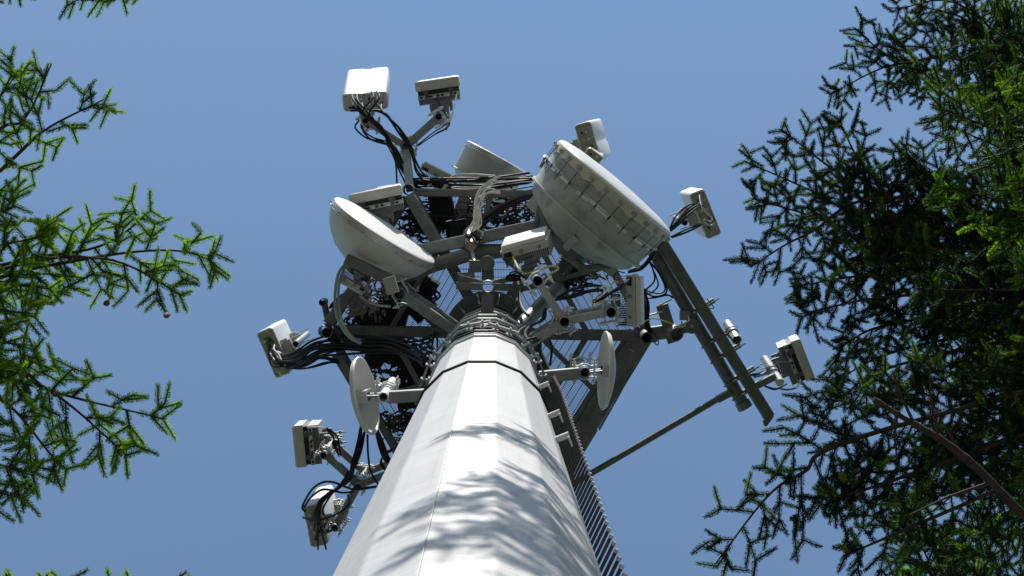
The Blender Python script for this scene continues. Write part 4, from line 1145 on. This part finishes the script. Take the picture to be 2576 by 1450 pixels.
cable_bundle('yellow-green earth wire across the wide pipe at the right corner', run([('R8', 70, 330, 14.1), ('R8', 150, 300, 14.05), ('R8', 260, 325, 14.0), ('R8', 350, 360, 14.0)], 1, 0, .009, 'earth', 83)
             + run([('R8', 350, 385, 13.95), ('R8', 425, 370, 13.95), ('R8', 425, 330, 13.95)], 1, 0, .011, 'earth', 84) + run([('R8', 380, 385, 13.95), ('R8', 450, 375, 13.95), ('R8', 465, 335, 13.95), ('R8', 495, 320, 13.95), ('R8', 490, 280, 13.95)], 1, 0, .011, 'pale_cable', 85))
cable_bundle('thin green loop of wire on the outer beam of the outrigger', run([('R8', 670, 110, 14.0), ('R8', 735, 190, 14.0), ('R8', 725, 203, 14.0), ('R8', 690, 205, 14.0)], 1, 0, .006, 'green', 86))
cable_bundle('green and grey wires under the left round dish', run([('R4', 575, 1335, 13.0), ('R4', 690, 1330, 13.0), ('R4', 790, 1325, 13.0)], 1, 0, .012, 'green', 87)
             + run([('R4', 950, 1430, 12.5), ('R4', 990, 1420, 12.5), ('R4', 1040, 1435, 12.5)], 1, 0, .012, 'green', 88)
             + run([('R4', 520, 1335, 13.0), ('R4', 600, 1395, 13.0), ('R4', 720, 1440, 12.9), ('R4', 860, 1455, 12.8)], 1, 0, .012, 'hose', 89))
# cable tangles lying on the mesh floor
rg = random.Random(21)
for ci, (uc, vc, su, sv, n, lb) in enumerate(((1060, 560, 55, 50, 26, 'dark tangle of cables on the mesh right of the left dish'), (1000, 740, 70, 45, 26, 'dark tangle of cables on the mesh below the left dish'),
                                ((920), 800, 50, 40, 20, 'dark tangle of cables on the mesh by the left corner'), (1270, 530, 90, 35, 22, 'loose cable loops on the mesh behind the white cables'),
                                (1440, 700, 70, 40, 16, 'dark tangle of cables under the biggest dish'), (1000, 930, 70, 60, 22, 'dark tangle of cables on the mesh left of the mast'),
                                (1020, 1060, 40, 50, 14, 'dark tangle of cables beside the left flank of the mast'))):
    ps = []
    for k in range(n * 3):
        c = (uc + rg.gauss(0, su * .5), vc + rg.gauss(0, sv * .5)); a0_ = rg.uniform(0, 6.3); sp = rg.uniform(1.0, 5.0); rr_ = rg.uniform(9, 30); e_ = rg.uniform(.3, 1)
        hh = rg.uniform(14.72, 15.3)
        P = [at(c[0] + rr_ * math.cos(a0_ + sp * t / 6) + t * rg.uniform(-2, 2), c[1] + rr_ * e_ * math.sin(a0_ + sp * t / 6), hh + .05 * t * rg.uniform(-.4, 1)) for t in range(7)]
        ps.append((P, rg.uniform(.007, .015), 'black' if rg.random() < .97 else 'hose'))
    cable_bundle(lb, ps)

# ------------------------------------------------------------------ spruces
def tube_np(b, pts, r0, r1, n=5):
    k = len(pts)
    b.tube(pts, [r0 + (r1 - r0) * i / (k - 1) for i in range(k)], n, False)

def needle_mesh(name, P0, P1, age, spacing, nl, nw, seed, parent, ma='needle'):
    g = np.random.default_rng(seed)
    P0 = np.array(P0); P1 = np.array(P1); age = np.array(age)
    d = P1 - P0; L = np.linalg.norm(d, axis=1); d = d / L[:, None]
    # detail by distance from the picture: fewer, broader needles on shoots well outside it
    mid = (P0 + P1) / 2 - np.array(EYE)
    c = mid @ np.array(CAMROT)
    fz = np.maximum(-c[:, 2], .1)
    uu = CU + c[:, 0] / fz * FPX; vv = CV - c[:, 1] / fz * FPX
    out = np.maximum(np.maximum(-uu, uu - 2576), np.maximum(-vv, vv - 1450))
    lod = np.where((out > 140) | (c[:, 2] > -.5), 9.0, np.where((uu > 2330), 1.35, 1.0))
    cnt = np.maximum(5, (L / (spacing * lod)).astype(int))
    idx = np.repeat(np.arange(len(L)), cnt)
    wd = nw * np.sqrt(lod)[idx]
    N = len(idx)
    start = np.concatenate([[0], np.cumsum(cnt)[:-1]])
    j = np.arange(N) - start[idx]
    t = (j + g.random(N)) / cnt[idx]
    ref = np.where(np.abs(d[:, 2:3]) < .9, np.array([[0, 0, 1.]]), np.array([[1., 0, 0]]))
    e1 = np.cross(d, ref); e1 /= np.linalg.norm(e1, axis=1)[:, None]
    e2 = np.cross(d, e1)
    ang = j * 2.39996 + g.random(N) * .8
    rad = np.cos(ang)[:, None] * e1[idx] + np.sin(ang)[:, None] * e2[idx]
    fw = .42 + .9 * t ** 4
    D = d[idx] * fw[:, None] + rad * .85 + np.array([[0, 0, .22]])
    D /= np.linalg.norm(D, axis=1)[:, None]
    ln = nl * (.75 + .4 * g.random(N)) * (1 - .25 * t ** 3)
    base = P0[idx] + d[idx] * (L[idx] * t)[:, None]
    rv = g.normal(size=(N, 3)); sdv = np.cross(D, rv); sdv /= np.linalg.norm(sdv, axis=1)[:, None]
    V = np.empty((N, 3, 3))
    bow = d[idx] * (ln * .10)[:, None]                       # needles curve forward a little
    V[:, 0] = base; V[:, 1] = base + D * (ln * .72)[:, None] + sdv * (wd / 2)[:, None]
    V[:, 2] = base + D * ln[:, None] + bow - sdv * (wd / 3)[:, None]
    ns = len(L); cr_ = np.clip(nl * .24 * (.8 + .4 * g.random(ns)), .004, .0135)
    C = np.empty((ns, 8, 3)); a0 = g.random(ns) * 6.28
    for q in range(4):
        dirq = np.cos(a0 + q * np.pi / 2)[:, None] * e1 + np.sin(a0 + q * np.pi / 2)[:, None] * e2
        C[:, q] = P0 + dirq * cr_[:, None]
        C[:, 4 + q] = P1 - d * .004 + dirq * (cr_ * .72)[:, None]
    fi = np.array([(q, (q + 1) % 4, 4 + (q + 1) % 4) for q in range(4)] + [(q, 4 + (q + 1) % 4, 4 + q) for q in range(4)])
    CF = (np.arange(ns) * 8)[:, None, None] + fi[None]
    I = ROOTM[parent.name].inverted()
    off_ = np.array(I.translation)
    V = np.concatenate([V.reshape(-1, 3), C.reshape(-1, 3)]) + off_
    LI = np.concatenate([np.arange(3 * N), 3 * N + CF.ravel()]).astype(np.int32)
    NT = N + 8 * ns
    ag = np.concatenate([age[idx] + g.normal(size=N) * .08, np.repeat(age * .75, 8)])
    me = bpy.data.meshes.new(name)
    me.vertices.add(len(V)); me.vertices.foreach_set('co', V.astype(np.float32).ravel())
    me.loops.add(3 * NT); me.loops.foreach_set('vertex_index', LI)
    me.polygons.add(NT); me.polygons.foreach_set('loop_start', np.arange(0, 3 * NT, 3, dtype=np.int32))
    try: me.polygons.foreach_set('loop_total', np.full(NT, 3, dtype=np.int32))
    except Exception: pass
    me.update(calc_edges=True)
    a = me.attributes.new('age', 'FLOAT', 'FACE')
    a.data.foreach_set('value', np.clip(ag, 0, 1).astype(np.float32))
    me.materials.append(MAT[ma])
    ob = bpy.data.objects.new(name, me); COL.objects.link(ob); ob.parent = parent
    ob['kind'] = 'stuff'
    return NT

TRI = [0]
def spruce_branch(tree, path, seed, rad=.022, t_from=.25, side_len=.42, step=.075, fresh=.5, spacing=.00092, nl=.0260, nw=.0052, maxlen=.75, hang=.12, cones=0, lean=None, ma='needle'):
    """path: world points trunk -> tip"""
    rg = random.Random(seed)
    P = catmull(path, 8)
    seg = [0]
    for i in range(1, len(P)): seg.append(seg[-1] + (P[i] - P[i - 1]).length)
    L = seg[-1]
    def pos(s):
        s = max(0, min(L, s))
        for i in range(1, len(P)):
            if s <= seg[i]:
                f = (s - seg[i - 1]) / max(1e-6, seg[i] - seg[i - 1]); return P[i - 1].lerp(P[i], f), (P[i] - P[i - 1]).normalized()
        return P[-1], (P[-1] - P[-2]).normalized()
    w = MB()
    tube_np(w, P, rad, .004, 7)
    S0, S1, AG = [], [], []
    def shoot(a, b_, ag):
        S0.append(tuple(a)); S1.append(tuple(b_)); AG.append(ag)
    def twig(p, d, ln, lvl, side_axis):
        """needled twig with alternating side shoots"""
        n = max(2, int(ln / .095))
        q = p.copy(); dd = d.copy(); pts = [q.copy()]
        for i in range(n):
            dd = (dd + Vector((rg.uniform(-.12, .12), rg.uniform(-.12, .12), rg.uniform(-.12, .08) - hang * .25))).normalized()
            q2 = q + dd * (ln / n)
            last = i == n - 1
            ag = rg.uniform(.75, 1) if last and rg.random() < fresh else rg.uniform(.05, .6)
            shoot(q, q2, ag)
            if lvl > 0:
                for s in (-1, 1):
                    if rg.random() < .82:
                        sl = (1 - i / n) * ln * .42 + rg.uniform(.06, .115)
                        sl = min(sl, .34)
                        a = R(rg.uniform(30, 74))
                        ax = (side_axis + Vector((rg.uniform(-.3, .3), rg.uniform(-.3, .3), rg.uniform(-.5, .35)))).normalized()
                        sv = dd * math.cos(a) + ax * s * math.sin(a)
                        if sl > .20 and lvl > 1:
                            twig(q2.copy(), sv.normalized(), sl, lvl - 1, dd)
                        else:
                            e = q2 + sv.normalized() * min(sl, rg.uniform(.10, .16))
                            shoot(q2, e, rg.uniform(.7, 1) if rg.random() < fresh else rg.uniform(.1, .6))
            q = q2; pts.append(q.copy())
        tube_np(w, pts, .0045 if lvl else .003, .0018, 4)
    s = t_from * L; k = 0
    while s < L - .02:
        p, T = pos(s)
        hz = T.cross(Vector((0, 0, 1)))
        hz = hz.normalized() if hz.length > .2 else Vector((1, 0, 0))
        if lean is not None: hz = (hz + lean * .0).normalized()
        side = 1 if k % 2 else -1
        rem = (L - s) / L
        ln = min(maxlen, rem * L * side_len + .10) * rg.uniform(.6, 1.15)
        a = R(rg.uniform(42, 68))
        d = T * math.cos(a) + hz * side * math.sin(a) + Vector((0, 0, rg.uniform(-.25, .15)))
        twig(p, d.normalized(), ln, 2 if ln > .3 else 1, T)
        if rg.random() < .25:
            d = T * .6 + Vector((rg.uniform(-.4, .4), rg.uniform(-.4, .4), rg.choice((-.8, .8))))
            twig(p, d.normalized(), ln * .4, 1, hz)
        s += step * rg.uniform(.7, 1.3); k += 1
    p, T = pos(L - .17)
    twig(p, T, .16, 1, T.cross(Vector((0, 0, 1))).normalized())
    br = w.build('branch', 'bark', tree, True)
    N = needle_mesh('needles', S0, S1, AG, spacing, nl, nw, seed, br, ma)
    TRI[0] += N
    for c in range(cones):
        i = rg.randrange(len(S0)); p = Vector(S1[i])
        b = MB(); ln_ = .065
        prof = []
        for z in range(9):
            t = z / 8; rr = .016 * math.sin(math.pi * (.12 + .83 * t)) * (1 + .12 * (z % 2))
            prof.append((max(rr, .001), -t * ln_))
        b.lathe(prof, 10, Matrix.Translation(p)); b.build('spruce_cone', 'cone', br, True)
    return br

def spruce(label, x, y, h, r):
    o = thing('spruce_tree', label, 'tree', Vector((x, y, 0)))
    rg = random.Random(int(x * 10 + y))
    P = [Vector((x + .04 * math.sin(i * 1.3), y + .04 * math.cos(i), h * i / 10)) for i in range(11)]
    b = MB(); b.tube(P, [r * (1 - .93 * i / 10) for i in range(11)], 14); b.build('trunk', 'bark', o, True)
    return o

def branch_to(tree, tx, ty, tip, seed, via=None, drop=.35, **kw):
    """branch from the trunk at (tx, ty) out to a tip (u, v, h); via: intermediate survey points"""
    T = at(*tip)
    pts = []
    ref = at(*via[0]) if via else T
    dist = math.hypot(ref.x - tx, ref.y - ty)
    base = Vector((tx, ty, ref.z + drop * dist * .25))
    pts.append(base)
    if via:
        pts += [at(*v) for v in via]
    else:
        mid = base.lerp(T, .5) + Vector((0, 0, .10 * dist * .4)); pts.append(mid)
    pts.append(T)
    return spruce_branch(tree, pts, seed, **kw)

# right-hand spruces
TX, TY = 5.6, .55
rt = spruce('dark spruce filling the right edge of the picture', TX, TY, 19.5, .20)
rb = [((2085, 238, 10.5), [(2500, 200, 10.7), (2270, 160, 10.6)]), ((2150, 70, 10.8), [(2520, 190, 10.9), (2260, 150, 10.8)]), ((2290, 5, 10.5), [(2520, 120, 10.6)]), ((2235, 20, 10.9), [(2480, 60, 11.0)]),
      ((1872, 405, 9.6), [(2330, 640, 9.9), (2080, 500, 9.8)]), ((1965, 325, 9.6), [(2300, 560, 9.9), (2100, 430, 9.7)]), ((2105, 290, 9.7), [(2280, 560, 9.9), (2170, 420, 9.8)]),
      ((1892, 500, 9.5), [(2300, 650, 9.8), (2090, 560, 9.6)]),
      ((1888, 672, 9.2), [(2300, 500, 9.6), (2030, 590, 9.4)]),
      ((1985, 722, 9.0), [(2300, 690, 9.4)]), ((2010, 790, 8.8), [(2330, 740, 9.2)]),
      ((2095, 880, 8.9), [(2330, 800, 9.2)]), ((2095, 1010, 8.6), [(2330, 900, 9.0)]), ((2090, 960, 9.2), [(2350, 860, 9.4)]),
      ((1795, 1425, 7.6), [(2230, 1080, 8.0), (2020, 1190, 7.8), (1930, 1250, 7.7)]),
      ((2090, 1100, 8.0), [(2330, 1170, 8.2)]), ((2080, 1260, 7.6), [(2330, 1180, 7.9)]), ((2120, 1400, 7.4), [(2400, 1280, 7.7)]),
      ]
for k, (tip, via) in enumerate(rb):
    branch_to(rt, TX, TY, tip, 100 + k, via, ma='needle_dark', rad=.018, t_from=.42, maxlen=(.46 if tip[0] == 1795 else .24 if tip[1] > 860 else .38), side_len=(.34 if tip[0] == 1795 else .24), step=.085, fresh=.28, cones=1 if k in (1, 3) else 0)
rg = random.Random(5)
for k in range(44):
    v0 = -40 + 1540 * (k + rg.random()) / 44
    u0 = rg.uniform(2300 if v0 < 1150 else 2220, 2600)
    h0 = rg.uniform(7.5, 12.5)
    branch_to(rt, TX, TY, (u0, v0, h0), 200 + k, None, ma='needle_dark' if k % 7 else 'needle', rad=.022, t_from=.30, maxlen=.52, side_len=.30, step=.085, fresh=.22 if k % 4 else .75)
# dead limb
b = MB(); P = catmull([Vector((TX, TY + 1.0, 8.3)), A('D', 3000, 1610, 7.1), A('D', 2760, 1440, 7.05), A('D', 2576, 1297, 7.0), A('D', 2470, 1190, 6.95), A('D', 2380, 1115, 6.9), A('D', 2290, 1062, 6.85), A('D', 2197, 1005, 6.8)], 8)
rg = random.Random(9)
b.tube(P, [.033 - .019 * i / (len(P) - 1) + rg.uniform(-.003, .003) for i in range(len(P))], 10)
for t_, l_ in ((30, .5), (36, .35), (42, .4), (47, .3), (51, .25)):
    p = P[t_]; q = p + Vector((rg.uniform(-.4, 0), rg.uniform(-.5, .4), rg.uniform(-.1, .3))).normalized() * l_
    b.tube([p, p.lerp(q, .5) + Vector((0, 0, .04)), q], [.010, .007, .003], 5)
b.build('dead_limb', 'bark', rt, True, label='bare broken brown limb without needles')

TX2, TY2 = 4.6, 5.2
rt2 = spruce('second spruce standing behind the dark one at lower right', TX2, TY2, 15, .18)
rg = random.Random(8)
for k in range(9):
    u0, v0 = rg.uniform(2240, 2470), 1240 + 32 * k
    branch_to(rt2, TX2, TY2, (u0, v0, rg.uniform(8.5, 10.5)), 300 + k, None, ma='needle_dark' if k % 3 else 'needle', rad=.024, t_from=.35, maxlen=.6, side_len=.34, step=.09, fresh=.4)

# a taller spruce upstream of the sun, its crown shading the dark one
st_ = spruce('tall spruce out of the frame whose crown shades the dark one', 5.9, -4.2, 21, .22)
rg = random.Random(77)
for k in range(22):
    z = rg.uniform(11.5, 18); q = R(rg.uniform(0, 360)); L_ = rg.uniform(2.0, 3.2) * (1.25 - z / 32)
    c0 = Vector((5.9, -4.2, z)); d_ = Vector((math.cos(q), math.sin(q) + .35, 0)).normalized()
    spruce_branch(st_, [c0, c0 + d_ * L_ * .5 + Vector((0, 0, .1)), c0 + d_ * L_ + Vector((0, 0, -.35))], 800 + k, t_from=.2, maxlen=.7, side_len=.36, step=.11, fresh=.4, spacing=.002, nw=.006)
# left-hand spruce
LX, LY = -4.6, 1.1
lt = spruce('bright green spruce reaching in from the left edge', LX, LY, 15, .2)
lb = [((262, 250, 8.2), [(0, 430, 8.4), (110, 330, 8.3)]), ((130, 160, 8.3), [(-60, 380, 8.4), (60, 300, 8.3)]), ((40, 190, 8.4), [(-120, 400, 8.4)]),
      ((538, 645, 7.6), [(-60, 720, 7.9), (200, 655, 7.8), (400, 630, 7.7)]), ((385, 525, 7.7), [(-60, 690, 7.9), (250, 620, 7.8)]), ((465, 745, 7.5), [(-60, 700, 7.8), (250, 650, 7.7)]),
            ((130, 590, 7.5), [(-200, 680, 7.7)]), ((40, 520, 7.6), [(-250, 640, 7.7)]), ((130, 720, 7.3), [(-200, 740, 7.5)]), ((95, 790, 7.1), [(-250, 780, 7.3)]),
      ((418, 1055, 7.0), [(-100, 900, 7.3), (130, 985, 7.2)]), ((325, 1150, 6.9), [(-100, 900, 7.2), (120, 980, 7.1)]), ((170, 1185, 6.8), [(-120, 960, 7.1)]),
      ((100, 870, 7.0), [(-260, 860, 7.2)]), ((60, 960, 6.9), [(-260, 920, 7.1)]), ((95, 1192, 6.7), [(-250, 1120, 6.9)]), ((65, 1255, 6.6), [(-260, 1180, 6.8)])]
for k, (tip, via) in enumerate(lb):
    branch_to(lt, LX, LY, tip, 400 + k, via, rad=.016, t_from=.36, maxlen=.22, side_len=.19, step=.115, fresh=.85, hang=.2, cones=1 if k in (3, 5, 11) else 0)
lt2 = spruce('spruce at lower left with only its tips reaching the bottom edge', -3.6, 4.6, 12, .16)
for k, (tip, via) in enumerate([((55, 1462, 7.2), [(20, 1640, 7.3)]), ((150, 1466, 7.2), [(110, 1640, 7.3)]), ((300, 1474, 7.2), [(260, 1660, 7.3)]), ((395, 1472, 7.2), [(360, 1660, 7.3)])]):
    branch_to(lt2, -3.6, 4.6, tip, 500 + k, via, rad=.012, t_from=.85, maxlen=.12, side_len=.12, fresh=.85)
# spruce behind the photographer: two tips hang into the top edge, the rest throws its shadow on the mast
BX, BY = 2.1, -8.4
bt = spruce('spruce behind the viewer whose tips hang into the top left edge', BX, BY, 18, .22)
for k, (tip, via) in enumerate([((92, -45, 9.0), [(100, -260, 9.3)]), ((344, -42, 9.0), [(330, -230, 9.3)])]):
    branch_to(bt, BX, BY, tip, 600 + k, via, rad=.012, t_from=.85, maxlen=.11, side_len=.10, fresh=.8, hang=.4)
def caster(u, v, h, s):
    """a point s metres sunward of a spot on the near side of the mast"""
    return at(u, v, h) + SUN_DIR * s
for k, (u0, u1, v, vh) in enumerate([(1130, 1420, 1120, 5.38), (1200, 1460, 1110, 5.45), (1180, 1450, 1240, 4.45), (1100, 1430, 1300, 4.1), (1000, 1500, 1335, 3.95), (1150, 1480, 1400, 3.65), (1000, 1400, 1440, 3.45)]):
    s = 4.6 + .2 * k
    tip = caster(u0, v, vh, s); mid = caster((u0 + u1) / 2, v - 8, vh, s); end = caster(u1 + 60, v, vh, s)
    base = Vector((BX, BY, end.z + .6))
    spruce_branch(bt, [base, end, mid, tip], 700 + k, rad=.02, t_from=.36, maxlen=(.17, .17, .09, .20, .30, .26, .30)[k], side_len=.18, step=.085, fresh=.5)
